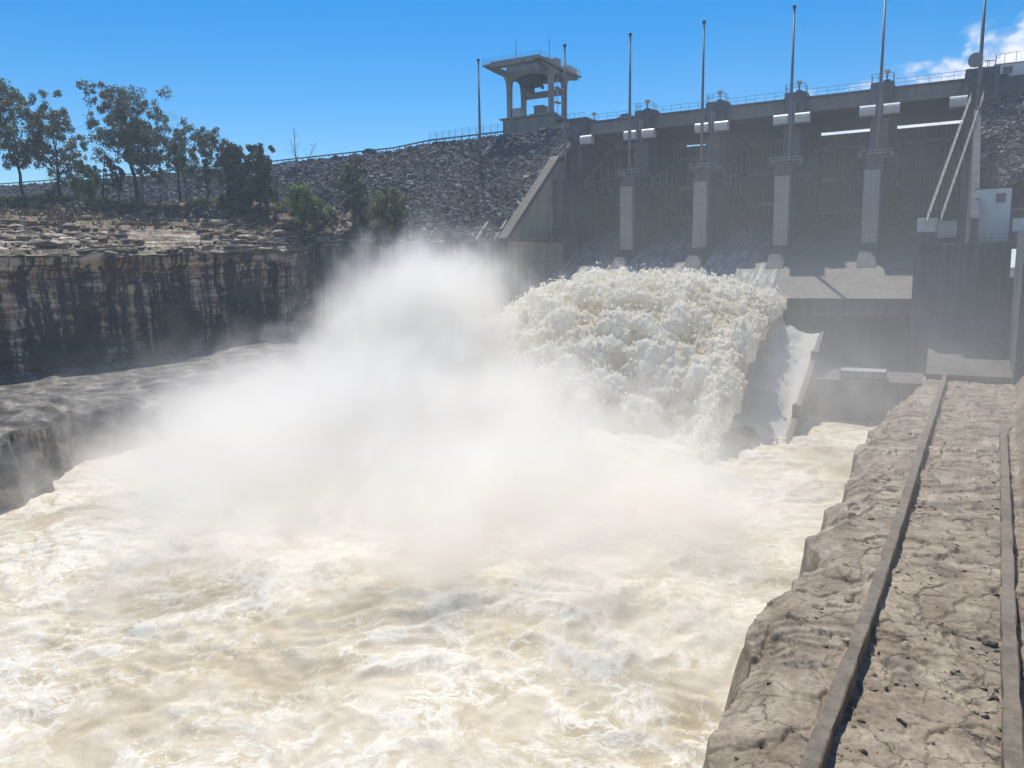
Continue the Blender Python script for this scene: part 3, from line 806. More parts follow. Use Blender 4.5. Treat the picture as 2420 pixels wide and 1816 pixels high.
# bridge: girder, deck edge, underside deck
bays = [(XL, PC[0] - PW), (PC[0] + PW, PC[1] - PW), (PC[1] + PW, PC[2] - PW), (PC[2] + PW, PC[3] - PW), (PC[3] + PW, XR)]
for x0, x1 in bays:
    MB().box(x0 + .37, x1 - .37, 161.6, 162.4, 28.95, 31.3).build('girder', M['girder'], dam)
MB().box(XL - 3, XR + 6, 161.15, 186.8, 31.32, 31.72).build('bridge_deck', M['conc'], dam)
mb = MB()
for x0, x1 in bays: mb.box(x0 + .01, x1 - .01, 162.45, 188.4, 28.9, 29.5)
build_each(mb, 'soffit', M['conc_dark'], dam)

# walkway slab and upper side walls
# left: lower training wall (tan), walkway, upper wall with sloping coping
lw = empty('training_wall', (XL - 2, 129, 0), 'tan concrete side wall left of the chute with a sloping upper edge beside the rocks', 'retaining wall')
def rel(o, parent):   # keep world coordinates when parenting to a moved empty
    o.parent = parent; o.matrix_parent_inverse = Matrix.Translation(-Vector(parent.location)); return o
rel(MB().box(XL - 2.2, XL, 129, 149, -14, 5.2).build('lower_wall', M['conc_tan']), lw)
rel(MB().prism_x([(130.2, 5.2), (130.2, 5.9), (152, 22.7), (156, 22.7), (156, 5.2)], XL - 4.0, XL - 2.3).build('upper_wall', M['conc_tan']), lw)
rel(MB().prism_x([(128.6, 5.3), (128.6, 5.95), (152.2, 23.75), (152.9, 23.0), (130.3, 5.93)], XL - 4.15, XL - 2.15).build('coping', M['coping']), lw)
rel(MB().box(XL - 2.9, XL + .35, 128.7, 149.5, 5.2, 5.5).build('walkway', M['rust']), lw)
mb = MB()
for z in (6.05, 6.6): mb.bar((XL + .25, 129, z), (XL + .25, 149, z), .06)
for i in range(9): mb.bar((XL + .25, 129 + i * 2.5, 5.5), (XL + .25, 129 + i * 2.5, 6.6), .07)
[rel(q, lw) for q in build_each(mb, 'handrail', M['rust'], lw)]
rel(MB().bevbox(XL - .9, XL + .1, 145.5, 147.2, 5.5, 8.3).build('control_cabinet', M['steel_dark']), lw)

# drain chamber at the toe of the rocks beside the wall
dc = empty('drain_chamber', (-77, 130, 5), 'open concrete drain chamber at the foot of the rock slope beside the sloping wall', 'drain')
mb = MB()
mb.prism_x([(129.6, 4.6), (129.6, 5.9), (134.8, 10.0), (137.5, 10.0), (137.5, 4.6)], -79.6, -79.1)
mb.prism_x([(129.6, 4.6), (129.6, 5.9), (134.8, 10.0), (137.5, 10.0), (137.5, 4.6)], -75.4, -74.9)
rel(mb.build('side_wall', M['conc_tan']), dc)
rel(MB().box(-79.1, -75.4, 134.9, 135.5, 4.6, 10.0).build('back_wall', M['conc_dark']), dc)
rel(MB().box(-79.8, -74.7, 134.6, 137.6, 10.02, 10.35).build('lid', M['conc_kerb']), dc)

# wing wall facing the pool
ww = empty('wing_wall', (-96, 129, 0), 'tall streaked grey concrete wall closing the pool between the cliff and the spillway', 'retaining wall')
rel(MB().prism_z([(-124.5, 128.6), (-119.4, 128.0), (-72.05, 128.0), (-72.05, 129.6), (-124.5, 129.6)], -22, 5.25).build('wall', M['conc_wall']), ww)
mb = MB(); mb.box(-121.6, -72.0, 127.8, 129.8, 5.27, 5.55); rel(mb.build('coping', M['steel_dark']), ww)

def railing(name, pts, h, post, label, cat='railing', group=None, rails=(1., .5), mat=None, w=.06, mesh=False):
    """posts and rails following a 3D polyline; origin at first point"""
    P = [Vector(p) for p in pts]; o0 = P[0]
    e = empty(name, o0, label, cat, group)
    pb = MB(); rb_ = MB()
    for a, b in zip(P, P[1:]):
        n = max(1, round((b - a).length / post))
        for i in range(n + 1):
            q = a.lerp(b, i / n) - o0; pb.bar(q, q + Vector((0, 0, h)), w)
        for fr in rails:
            rb_.bar(a - o0 + Vector((0, 0, h * fr)), b - o0 + Vector((0, 0, h * fr)), w)
    build_each(pb, 'post', mat or M['steel_dark'], e); build_each(rb_, 'rail', mat or M['steel_dark'], e)
    return e
railing('railing', [(-120, 129.3, 5.5), (-74.6, 129.3, 5.5)], 1.1, 2.4, 'thin railing along the top of the streaked wing wall')
railing('railing', [(-123.8, -20, 4.1), (-124, 60, 4.4), (-124.3, 128, 5.9)], 1.1, 3.2, 'thin wire guard fence along the top of the rock cliff')
railing('railing', [(XL + .6, 161.4, 31.72), (PC[0] - 1.9, 161.4, 31.72)], 1.35, 2.0, 'crest railing over the first gate bay beside the gantry tower', group='crest railings', w=.05, rails=(1., .52))
ords = ['second', 'third', 'fourth']
for i in range(3):
    railing('railing', [(PC[i] + 1.9, 161.4, 31.72), (PC[i + 1] - 1.9, 161.4, 31.72)], 1.35, 2.0, 'crest railing spanning the %s gate bay counted from the gantry tower' % ords[i], group='crest railings', w=.05, rails=(1., .52))
railing('railing', [(PC[3] + 1.9, 161.4, 31.72), (XR - .3, 161.4, 31.72)], 1.35, 2.0, 'crest railing over the fifth gate bay nearest the white hut', group='crest railings', w=.05, rails=(1., .52))
PN = ['first', 'second', 'third', 'fourth']
for i, c in enumerate(PC):
    railing('railing', [(c - 1.8, 163, 32.85), (c - 1.8, 160.3, 32.85), (c + 1.8, 160.3, 32.85), (c + 1.8, 163, 32.85)], 1.2, 1.2, 'short railing round the head of the %s pier from the left' % PN[i], group='pier head railings', w=.06)
    railing('railing', [(c - 2.6, 156, 18.45), (c - 2.6, 151., 18.45), (c + 2.6, 151., 18.45), (c + 2.6, 156, 18.45)], 1.1, 1.6, 'pale railing round the nose platform of the %s pier from the left' % PN[i], group='pier nose railings', mat=M['steel'], w=.07)
    pl = MB().box(c - 2.75, c + 2.75, 150.75, 156.2, 18.1, 18.44).build('nose_platform', M['conc'], dam)
railing('railing', [(XL - .2, 150, 18.4), (XL - 4, 150, 18.4)], 1.1, 1.2, 'pale railing on the platform at the left abutment nose', mat=M['steel'], w=.07)

rv = MB(); rv.add([(-400, 189, 24.), (400, 189, 24.), (400, 1500, 24.), (-400, 1500, 24.)], [(0, 1, 2, 3)])
for x0, x1 in bays: rv.box(x0 + .02, x1 - .02, 178.4, 189, 5.2, 24.)
rvo = rv.build('reservoir_water', M['asphalt']); tag(rvo, kind='structure')
# ------------------------------------------------------------------ radial gates
TR = (157., 17.6); RG = 20.3
def gate(i, x0, x1, lift, label):
    e = empty('radial_gate', ((x0 + x1) / 2, TR[0], TR[1]), label, 'gate', 'radial gates of the spillway')
    hw = (x1 - x0) / 2 - .08
    a0, a1 = R_(-27 + lift), R_(25.6 + lift)
    n = 22
    out_, in_ = [], []
    for k in range(n + 1):
        a = a0 + (a1 - a0) * k / n
        out_.append((math.cos(a) * RG, math.sin(a) * RG)); in_.append((math.cos(a) * (RG - .25), math.sin(a) * (RG - .25)))
    MB().prism_x(out_ + in_[::-1], -hw, hw).build('skin_plate', M['gate'], e)
    rb_ = MB()
    nr = 15
    for k in range(nr):
        x = -hw + .4 + k * (2 * hw - .8) / (nr - 1)
        pts = [(x, math.cos(a) * (RG - .5), math.sin(a) * (RG - .5)) for a in np.linspace(a0, a1, 9)]
        for p, q in zip(pts, pts[1:]): rb_.bar(p, q, .14, .5)
    rb_.build('ribs', M['gate_arm'], e)
    gb = MB()
    levels = [a0 + (a1 - a0) * t_ for t_ in (.12, .5, .86)]
    for a in levels: gb.bar((-hw + .2, math.cos(a) * (RG - 1.1), math.sin(a) * (RG - 1.1)), (hw - .2, math.cos(a) * (RG - 1.1), math.sin(a) * (RG - 1.1)), .55, .9)
    build_each(gb, 'cross_girder', M['gate_arm'], e)
    for s_ in (-1, 1):
        xg = s_ * (hw - 1.5); xt = s_ * (hw - .55)
        fr = MB()
        for a in levels:
            fr.bar((xt, .3, 0), (xg, math.cos(a) * (RG - 1.3), math.sin(a) * (RG - 1.3)), .5, .75)
        for d_ in (.36, .60, .8):
            p0 = Vector((xt, .3, 0)).lerp(Vector((xg, math.cos(levels[0]) * (RG - 1.3), math.sin(levels[0]) * (RG - 1.3))), d_)
            p1 = Vector((xt, .3, 0)).lerp(Vector((xg, math.cos(levels[2]) * (RG - 1.3), math.sin(levels[2]) * (RG - 1.3))), d_)
            fr.bar(p0, p1, .35, .4)
        fr.build('arm', M['gate_arm'], e)
        MB().tube([(xt - .5, 0, 0), (xt + .5, 0, 0)], .75, 14).build('trunnion', M['steel_dark'], e)
    return e
GL = ['raised grey steel radial gate in the leftmost bay with braced arms in view', 'slightly raised radial gate in the second bay with a sliver of sky over it',
      'raised radial gate in the middle bay above the wet chute', 'closed radial gate in the fourth bay below a long slit of sky', 'closed radial gate in the rightmost bay beside the steel stair']
for i, ((x0, x1), lift) in enumerate(zip(bays, (13, .7, 7, 0, 0))): gate(i, x0, x1, lift, GL[i])

# hoist covers: barrel shaped white covers at each pier head
def barrel():
    e = empty('hoist_cover', (0, 0, 0), 'x', 'hoist cover', 'white barrel shaped hoist covers under the bridge')
    prof = [(-.55, -.95), (.95, -.95)] + [(.0 + math.cos(a) * .95, math.sin(a) * .95) for a in np.linspace(0, R_(150), 12)] + [(-1.05, 0.)]
    s = MB().prism_x(prof, -1.3, 1.3); s.build('shell', M['white'], e)
    b_ = MB()
    for x in (-1.33, -.45, .42, 1.28): b_.prism_x([(y * 1.03, z * 1.03) for y, z in prof[2:-1]] + [(0, 0)], x, x + .06)
    build_each(b_, 'band', M['grey_box'], e)
    MB().box(-1.2, 1.2, -.9, 1.4, -1.25, -.97).build('bracket', M['steel_dark'], e)
    return e
proto = None
hl = []
hl.append((XL + 1.55, 'white hoist cover fixed to the left abutment beside the rock slope'))
for i, c in enumerate(PC):
    hl.append((c - 2.0, 'left one of the two white hoist covers at the %s pier from the left' % PN[i]))
    hl.append((c + 1.9, 'right one of the two white hoist covers at the %s pier from the left' % PN[i]))
hl.append((XR - 1.3, 'white hoist cover at the right abutment beside the top of the steel stair'))
for x, lab in hl:
    o = barrel() if proto is None else copy_tree(proto)
    proto = proto or o
    o.location = (x, 158.0, 27.35); o['label'] = lab

# small platform cages and ladders beneath the pier heads
def cage(x, label):
    e = empty('access_ladder', (x, 159., 20), label, 'ladder', 'access ladders on the pier fronts')
    b_ = MB(); b_.bar((-.3, 0, -1.5), (-.3, 0, 10.5), .06); b_.bar((.3, 0, -1.5), (.3, 0, 10.5), .06)
    build_each(b_, 'stile', M['steel'], e)
    b_ = MB()
    for k in range(30): b_.bar((-.3, 0, -1.3 + k * .4), (.3, 0, -1.3 + k * .4), .04)
    build_each(b_, 'rung', M['steel'], e)
for i, c in enumerate(PC):
    cage(c - .1, 'pale steel ladder climbing the front of the %s pier from the left' % PN[i])

# crest lamps
def crest_lamp():
    e = empty('crest_lamp', (0, 0, 0), 'x', 'lamp', 'box headed lamps along the crest')
    MB().tube([(0, 0, 0), (0, 0, 1.2)], .09, 8).build('stem', M['steel_dark'], e)
    MB().prism_z([(-.26, -.26), (.26, -.26), (.26, .26), (-.26, .26)], 1.75, 1.95).build('cap', M['white'], e)
    b_ = MB(); vs = []
    for z, w in ((1.18, .22), (1.75, .42)): vs += [(-w, -w, z), (w, -w, z), (w, w, z), (-w, w, z)]
    b_.add(vs, [(0, 3, 2, 1), (4, 5, 6, 7), (0, 1, 5, 4), (1, 2, 6, 5), (2, 3, 7, 6), (3, 0, 4, 7)]).build('lantern', M['grey_box'], e)
    MB().bevbox(-.5, .5, -.4, .4, 0, .35).build('base', M['conc'], e)
    MB().box(-.46, .46, -.46, .46, 1.751, 1.86).build('lid', M['white'], e)
    return e
cl = crest_lamp()
locs = [(-68.2, 161.9, 31.8), (PC[0] + .3, 161.8, 32.75), (PC[1] + .5, 161.8, 32.75), (PC[2] + .5, 161.8, 32.75), (PC[3] + .7, 161.8, 32.75)]
labs = ['crest lamp standing nearest the gantry tower'] + ['crest lamp on top of the %s pier from the left' % k for k in PN]
for i, (l, lab) in enumerate(zip(locs, labs)):
    o = cl if i == 0 else copy_tree(cl); o.location = l; o['label'] = lab; o.scale = (.95,) * 3 if i == 0 else (1.1,) * 3

# tall light masts
def mast():
    e = empty('light_mast', (0, 0, 0), 'x', 'light mast', 'tall tapered light masts in front of the dam')
    MB().tube([(0, 0, 0), (0, 0, 8), (0, 0, 27)], [.36, .31, .17], 12).build('pole', M['mast'], e, smooth=True)
    MB().tube([(0, 0, -.3), (0, 0, .35)], .6, 12).build('base_plate', M['steel_dark'], e)
    b_ = MB(); b_.bevbox(-.28, .28, -.25, .25, 26.95, 27.6, .06); b_.build('lamp_head', M['steel_dark'], e)
    return e
mp = mast()
ML = [(-91.5, 152.1, 'light mast standing alone on the rock slope left of the gantry tower', 22.6),
      (-70.6, 152.1, 'light mast just right of the gantry tower legs at the left abutment', 18.5),
      (-56.35, 152.1, 'light mast on the first pier nose from the left', 18.5), (-41.7, 152.1, 'light mast on the second pier nose from the left', 18.5),
      (-25.5, 152.1, 'light mast on the third pier nose from the left', 18.5), (-10.85, 152.1, 'light mast on the fourth pier nose, rising out of the picture top', 18.5),
      (3.75, 152.1, 'light mast carrying a round dish at the right abutment', 24.)]
for i, (x, y, lab, z) in enumerate(ML):
    o = mp if i == 0 else copy_tree(mp); o.location = (x, y, z); o['label'] = lab
    hgt_ = (45.6 if x < 0 else 47.) - z
    o.scale = (1, 1, hgt_ / 27.3)
# round dish on the right mast
ds = empty('dish_antenna', (3.75, 151.6, 32.4), 'round grey drum antenna fixed to the rightmost light mast', 'antenna')
MB().tube([(-.75, -.1, 0), (-.75, -.95, 0)], 1.08, 24).build('drum', M['grey_box'], ds)
MB().tube([(-.75, -.96, 0), (-.75, -1.02, 0)], 1.02, 24).build('cover', M['dish'], ds)
MB().bar((-.75, 0, 0), (.2, .4, 0), .2).build('bracket', M['steel_dark'], ds)
MB().bar((.2, .3, 0), (1.9, .1, -.3), .09).build('strut', M['steel_dark'], ds)

# ------------------------------------------------------------------ gantry tower
tw = empty('gantry_tower', (-84.5, 165, 31.5), 'concrete gantry tower on four legs with a wide railed roof above the rock slope', 'tower')
ty0, ty1 = 163.2, 170.2; tx0, tx1 = -89.9, -79.2; zb_, zt_ = 34.6, 42.6; ROOF = 45.0
def leg(x, y, sy):
    b_ = MB(); vs = []
    # tapered post curving outward into the cantilever under the roof
    prof = [(34.5, .52, 0, .5), (38, .50, 0, .48), (41.4, .52, 0, .54), (42.8, .56, 0, .75), (43.7, .62, .2, 1.3), (44.3, .70, 1.0, 2.6), (44.7, .78, 2.4, 4.7)]
    for z, hx, off, hy in prof:
        cy = y + sy * off
        vs += [(x - hx, cy - hy, z), (x + hx, cy - hy, z), (x + hx, cy + hy, z), (x - hx, cy + hy, z)]
    n = len(prof); fs = [(3, 2, 1, 0), tuple(range(4 * n - 4, 4 * n))]
    for i in range(n - 1):
        for k in range(4): fs.append((i * 4 + k, i * 4 + (k + 1) % 4, i * 4 + 4 + (k + 1) % 4, i * 4 + 4 + k))
    b_.add(vs, fs)
    return rel(b_.build('leg', M['conc_tower']), tw)
for x in (tx0, tx1):
    leg(x, ty0, -1); leg(x, ty1, 1)
# arched crossbeams
def arch(x0, x1, y0, y1, name):
    b_ = MB(); n = 14; vt = []; vb = []
    for k in range(n + 1):
        t_ = k / n; zz = 42.5 + 1.5 * (1 - (2 * t_ - 1) ** 2) ** .5
        vb.append(zz)
    if abs(x1 - x0) > abs(y1 - y0):
        for yy in (y0 - .35, y0 + .35): pass
        for k in range(n):
            xa, xb = x0 + (x1 - x0) * k / n, x0 + (x1 - x0) * (k + 1) / n
            b_.add([(xa, y0 - .35, vb[k]), (xb, y0 - .35, vb[k + 1]), (xb, y0 + .35, vb[k + 1]), (xa, y0 + .35, vb[k]), (xa, y0 - .35, 44.72), (xb, y0 - .35, 44.72), (xb, y0 + .35, 44.72), (xa, y0 + .35, 44.72)],
                   [(0, 3, 2, 1), (4, 5, 6, 7), (0, 1, 5, 4), (2, 3, 7, 6)])
    else:
        for k in range(n):
            ya, yb = y0 + (y1 - y0) * k / n, y0 + (y1 - y0) * (k + 1) / n
            b_.add([(x0 - .4, ya, vb[k]), (x0 - .4, yb, vb[k + 1]), (x0 + .4, yb, vb[k + 1]), (x0 + .4, ya, vb[k]), (x0 - .4, ya, 44.72), (x0 - .4, yb, 44.72), (x0 + .4, yb, 44.72), (x0 + .4, ya, 44.72)],
                   [(0, 1, 2, 3), (4, 7, 6, 5), (0, 4, 5, 1), (3, 2, 6, 7)])
    rel(b_.build(name, M['conc_tower']), tw)
arch(tx0 + .6, tx1 - .6, ty0, ty0, 'crossbeam'); arch(tx0 + .6, tx1 - .6, ty1, ty1, 'crossbeam')
arch(tx0, tx0, ty0 + .6, ty1 - .6, 'side_beam'); arch(tx1, tx1, ty0 + .6, ty1 - .6, 'side_beam')
rel(MB().box(tx0 + .6, tx1 - .6, ty1 + .1, ty1 + .7, 40.2, 41.6).build('tie_beam', M['conc_tower']), tw)
RX0, RX1, RY0, RY1 = -92.3, -77.6, 155.2, 176.5
b_ = MB()
for xa, xb in ((RX0, RX0 + 1.9), (RX1 - 1.9, RX1)): b_.prism_x([(RY0, 44.95), (RY0, 45.3), (RY1, 45.3), (RY1, 44.95), (ty1 + 2, 44.7), (ty0 - 2, 44.7)], xa, xb)
b_.prism_x([(RY0 + .003, 44.5), (RY0 + .003, 45.298), (RY0 + 1.9, 45.298), (RY0 + 1.9, 44.5)], RX0 + 1.9, RX1 - 1.9)
b_.prism_x([(165.5, 44.7), (165.5, 45.298), (RY1 - .003, 45.298), (RY1 - .003, 44.7)], RX0 + 1.9, RX1 - 1.9)
b_.prism_x([(ty0 - .5, 44.6), (ty0 - .5, 46.9), (ty0 - .2, 46.9), (ty0 - .2, 44.6)], RX0 + 1.9, RX1 - 1.9)  # upright wall added as a cover for the sky gap below the fascia
rf = rel(b_.build('roof', M['conc_tower']), tw)
b_ = MB(); b_.box(RX0 + 1.2, RX1 - 1.2, RY0 + 1.5, RY0 + 1.9, 45.3, 46.1); b_.box(RX0 + 3, RX1 - 3, RY1 - 6, RY1 - 5.6, 45.3, 46.0)
[rel(q, tw) for q in build_each(b_, 'parapet', M['conc_tower'], tw)]
b_ = MB(); b_.box(-85.2, -82.4, 166.6, 169.2, 45.3, 47.9); b_.box(-85.6, -82.0, 166.2, 169.6, 47.9, 48.1); b_.box(-81.9, -79.5, 167, 169, 45.3, 47.4); b_.box(-82.0, -79.3, 166.8, 169.2, 47.4, 47.6)
[rel(q, tw) for q in build_each(b_, 'roof_hut', M['conc_pale'], tw)]
b_ = MB(); b_.box(-81.0, -78.0, 170.2, 175.0, 45.3, 46.6); rel(b_.build('roof_plant', M['grey_box']), tw)
b_ = MB()
for (xa, ya), (xb, yb) in (((RX0, RY0), (RX1, RY0)), ((RX1, RY0), (RX1, RY1)), ((RX1, RY1), (RX0, RY1)), ((RX0, RY1), (RX0, RY0))):
    L_ = math.hypot(xb - xa, yb - ya); n = int(L_ / 1.6)
    for i in range(n + 1):
        x, y = xa + (xb - xa) * i / n, ya + (yb - ya) * i / n
        b_.bar((x, y, 45.3), (x, y, 46.45), .05)
    for z in (45.9, 46.45): b_.bar((xa, ya, z), (xb, yb, z), .05)
rel(b_.build('roof_railing', M['steel']), tw)
b_ = MB(); b_.bar((-85.5, 158.5, 45.3), (-85.5, 158.5, 50.2), .09); b_.bar((-81.3, 166.8, 47.4), (-81.3, 166.8, 52.2), .09); [rel(q, tw) for q in build_each(b_, 'aerial', M['steel_dark'], tw)]
# hoist machinery under the roof
b_ = MB(); b_.bevbox(-87.2, -83.2, 163.6, 166.6, 41.6, 43.6, .1); b_.tube([(-87.4, 164.8, 42.2), (-83., 164.8, 42.2)], .55, 12); b_.bevbox(-86.3, -84.7, 164.2, 166, 40.4, 41.7, .1); b_.box(-88.6, -80.5, 163.7, 164.2, 43.6, 44.6); b_.box(-88.6, -80.5, 168.7, 169.2, 43.6, 44.6)
b_.bar((-82.6, 165, 43.6), (-82.2, 165, 41.4), .22); b_.bevbox(-82.5, -81.9, 164.6, 165.2, 40.8, 41.6, .08)
rel(b_.build('hoist', M['steel_dark']), tw)
# base block and sheds
b_ = MB(); b_.prism_x([(161.6, 27.), (161.6, 34.2), (172, 34.2), (172, 27.)], -90.9, -78.4); b_.prism_x([(160.9, 34.2), (160.9, 34.55), (172.3, 34.55), (172.3, 34.2)], -91.4, -78.0); rel(b_.build('base', M['conc_tower']), tw)
b_ = MB(); b_.box(-88.9, -86.9, 162.6, 165, 34.55, 36.6); b_.box(-89.1, -86.6, 162.4, 165.2, 36.6, 36.75); rel(b_.build('shed', M['grey_box']), tw)
b_ = MB(); b_.box(-86.4, -80.2, 166.4, 169, 34.55, 35.9); b_.box(-84.6, -82.4, 165.2, 168.0, 34.55, 37.2); b_.box(-84.8, -82.2, 165., 168.2, 37.2, 37.35); rel(b_.build('plant_housing', M['conc_pale']), tw)
# stair landings between the right legs
b_ = MB()
for z in (37.7, 40.9): b_.box(tx1 - .7, tx1 + .7, ty0 + 2.2, ty1 - 2.0, z, z + .14)
for z in (37.84, 41.04, 34.6):
    for yy in (ty0 + 2.3, ty1 - 2.1): b_.bar((tx1 - .65, yy, z), (tx1 - .65, yy, z + 1.1), .05)
    b_.bar((tx1 - .65, ty0 + 2.3, z + 1.1), (tx1 - .65, ty1 - 2.1, z + 1.1), .05)
for yy in (ty0 + 3.1, ty0 + 3.7):
    b_.bar((tx1, yy, 34.5), (tx1, yy, 44.6), .06)
for k in range(24): b_.bar((tx1, ty0 + 3.1, 34.8 + k * .42), (tx1, ty0 + 3.7, 34.8 + k * .42), .04)
rel(b_.build('ladder', M['steel']), tw)
b_ = MB(); b_.box(-78.35, -75.4, 163.5, 166.2, 33.1, 33.4)
for x in (-78.2, -76.8, -75.5): b_.bar((x, 163.6, 33.4), (x, 163.6, 34.6), .05)
b_.bar((-78.2, 163.6, 34.6), (-75.5, 163.6, 34.6), .05); rel(b_.build('side_landing', M['steel_dark']), tw)

# tower scaled about the camera: enlarged about its base, pushed back along the sightline
tower_base = Vector(tw.location)
for o in [c for c in tw.children]:
    o.data.transform(Matrix.Translation(tower_base) @ Matrix.Scale(1.066, 4) @ Matrix.Translation(-tower_base))
tw.location = tower_base + Vector((-5.6, 10.9, 2.1))
# fences left of the tower and guardrail along the crest road
def chain_fence():
    P = [(-113.8, 164.9, 31.5), (-104, 164.6, 31.6), (-92.2, 164.8, 31.7)]
    e = empty('security_fence', P[0], 'tall wire security fence with slanting tops on the crest left of the gantry tower', 'fence')
    o0 = Vector(P[0]); pb = MB(); wb_ = MB()
    for a, b in zip(P, P[1:]):
        a, b = Vector(a), Vector(b); n = round((b - a).length / 2.0)
        for i in range(n + 1):
            q = a.lerp(b, i / n) - o0; pb.bar(q, q + Vector((0, 0, 2.3)), .07); pb.bar(q + Vector((0, 0, 2.3)), q + Vector((-.28, -.1, 2.75)), .05)
        for z in (.15, .6, 1.2, 1.8, 2.3, 2.6):
            wb_.bar(a - o0 + Vector((-.2 if z > 2.3 else 0, 0, z)), b - o0 + Vector((-.2 if z > 2.3 else 0, 0, z)), .025)
        L_ = (b - a).length; n = int(L_ / .45)
        for i in range(n):
            q = a.lerp(b, i / n) - o0; q2 = a.lerp(b, min(1, (i + 2) / n)) - o0
            wb_.bar(q + Vector((0, 0, .15)), q2 + Vector((0, 0, 2.3)), .012)
    build_each(pb, 'post', M['steel_dark'], e); wb_.build('wire_mesh', M['steel_dark'], e)
chain_fence()
def guardrail():
    pts = [(x, y - .35, CZ + .1) for x, y in CREST[:-1]]
    P = [Vector(p) for p in pts]; o0 = P[1]
    e = empty('guardrail', o0, 'long low guardrail with dark posts along the crest road above the stone slope', 'guardrail')
    pb = MB(); rb_ = MB()
    for a, b in zip(P, P[1:]):
        n = round((b - a).length / 2.5)
        for i in range(n):
            q = a.lerp(b, i / n) - o0; pb.bar(q, q + Vector((0, 0, .8)), .16)
        rb_.bar(a - o0 + Vector((0, 0, .72)), b - o0 + Vector((0, 0, .72)), .09, .34)
    build_each(pb, 'post', M['steel_dark'], e); build_each(rb_, 'rail', M['steel_dark'], e)
guardrail()

# cars on the crest
def car(loc, rz, mat, label, cat, van=False):
    e = empty(cat.replace(' ', '_'), loc, label, cat, rz=rz)
    h = 1.0 if not van else 1.15
    MB().prism_x([(-2.2, .35), (-2.25, .8), (-1.4, 1.0), (1.9, 1.0), (2.2, .75), (2.2, .35)], -.88, .88).build('body', mat, e)
    MB().prism_x([(-1.15, 1.0), (-.55, 1.5 * h), (1.1, 1.5 * h), (1.75, 1.0)], -.78, .78).build('cabin', M['glass'], e)
    MB().prism_x([(-.5, 1.5 * h), (-.45, 1.56 * h), (1.05, 1.56 * h), (1.1, 1.5 * h)], -.8, .8).build('roof', mat, e)
    for x in (-.8, .8):
        for y in (-1.4, 1.35): MB().tube([(x - .1, y, .33), (x + .1, y, .33)], .33, 14).build('wheel', M['rubber'], e)
car((-137.6, 170.8, 31.5), R_(90), M['car_grey'], 'dark parked car on the crest road behind the guardrail', 'car')
car((-62.0, 166., 31.74), R_(90), M['car_orange'], 'faded orange car on the bridge deck behind the crest railing', 'car')
# small cabinet on the slope
cb = empty('instrument_box', (-160.2, 164.6, 29.2), 'small grey instrument box half way behind the dead tree on the stone slope', 'box')
MB().bevbox(-1.6, 1.6, -.8, .8, 0, 1.5, .06).build('housing', M['grey_box'], cb); MB().bevbox(-1.8, 1.8, -1., 1., 1.5, 1.65, .03).build('lid', M['conc'], cb)

# ------------------------------------------------------------------ right bank works
rw = empty('chute_side_wall', (1, 112, 0), 'dark square concrete block wall closing the right side of the chute', 'retaining wall')
rel(MB().prism_z([(-3.5, 127.2), (-.95, 127.2), (3.0, 150.5), (2.0, 150.5)], -15.5, 1.2).build('inner_wall', M['conc']), rw)
rel(MB().prism_z([(-.95, 127), (8.4, 127), (8.4, 148), (2.9, 148), (-.95, 127.1)], -18, 2.5).build('block', M['conc']), rw)
rel(MB().prism_x([(126.98, -10.9), (126.98, -18), (114, -18), (114, -14.4), (117, -13.6)], -.9, 8.68).build('apron', M['conc_dark']), rw)
rel(MB().prism_z([(-1.15, 126.7), (8.6, 126.7), (8.6, 128), (-1.15, 128)], 2.5, 2.8).build('cap', M['conc_kerb']), rw)
rel(MB().prism_z([(-1.0, 128.02), (8.5, 128.02), (8.5, 148), (3.0, 148)], 2.5, 2.75).build('platform', M['conc']), rw)
rel(MB().prism_x([(128.2, 5.0), (128.2, 6.2), (152, 24.8), (152, -2), (128.2, -2)], 3.3, 4.3).build('sloping_wall', M['conc']), rw)
rt = empty('retaining_wall', (9.5, 120, 0), 'tall dark concrete wall at the right edge of the picture below the stone slope', 'retaining wall')
rel(MB().prism_z([(8.7, 112), (9.2, 112), (10.2, 125), (30, 125), (30, 129), (9.2, 129), (8.7, 124)], -16, 3.9).build('front_wall', M['conc']), rt)
rel(MB().box(4.35, 30, 146, 147.2, 2, 10.0).build('back_wall', M['conc']), rt)
railing('railing', [(4.9, 145.9, 10.0), (28, 145.9, 10.0)], -1.9, 60, 'pale pipe rail along the dark wall behind the pump house', mat=M['steel'], rails=(1.,), w=.08)
railing('railing', [(-.8, 127.1, 2.8), (8.2, 127.1, 2.8)], 1.05, 2.0, 'low railing on the edge of the right platform in front of the pump house', mat=M['steel_dark'], w=.045)
ph = empty('pump_house', (6.0, 133.5, 2.75), 'pale flat pump house with a small dark window on the right platform', 'hut')
MB().box(-2.2, 2.2, -1.5, 2.5, 0, 7.6).build('wall', M['hut_pale'], ph); MB().box(-2.3, 2.3, -1.6, 2.6, 7.6, 7.75).build('roof', M['conc'], ph)
w_ = MB().box(.35, 1.5, -1.53, -1.45, 5.6, 6.9).build('window', M['glass'], ph)
wf_ = MB(); 
for a_, b_ in (((.3, -1.55, 5.55), (1.55, -1.55, 5.55)), ((.3, -1.55, 6.95), (1.55, -1.55, 6.95)), ((.3, -1.55, 5.55), (.3, -1.55, 6.95)), ((1.55, -1.55, 5.55), (1.55, -1.55, 6.95))): wf_.bar(a_, b_, .07)
wf_.build('frame', M['grey_box'], w_)
lp = empty('louvre_panel', (.5, 129.6, 3.7), 'square four pane louvred screen on the right platform', 'screen')
MB().box(-1.15, 1.15, -.1, .1, 0, 2.2).build('panel', M['louvre'], lp)
fr_ = MB()
for x in (-1.15, 0, 1.15): fr_.bar((x, -.13, 0), (x, -.13, 2.2), .08)
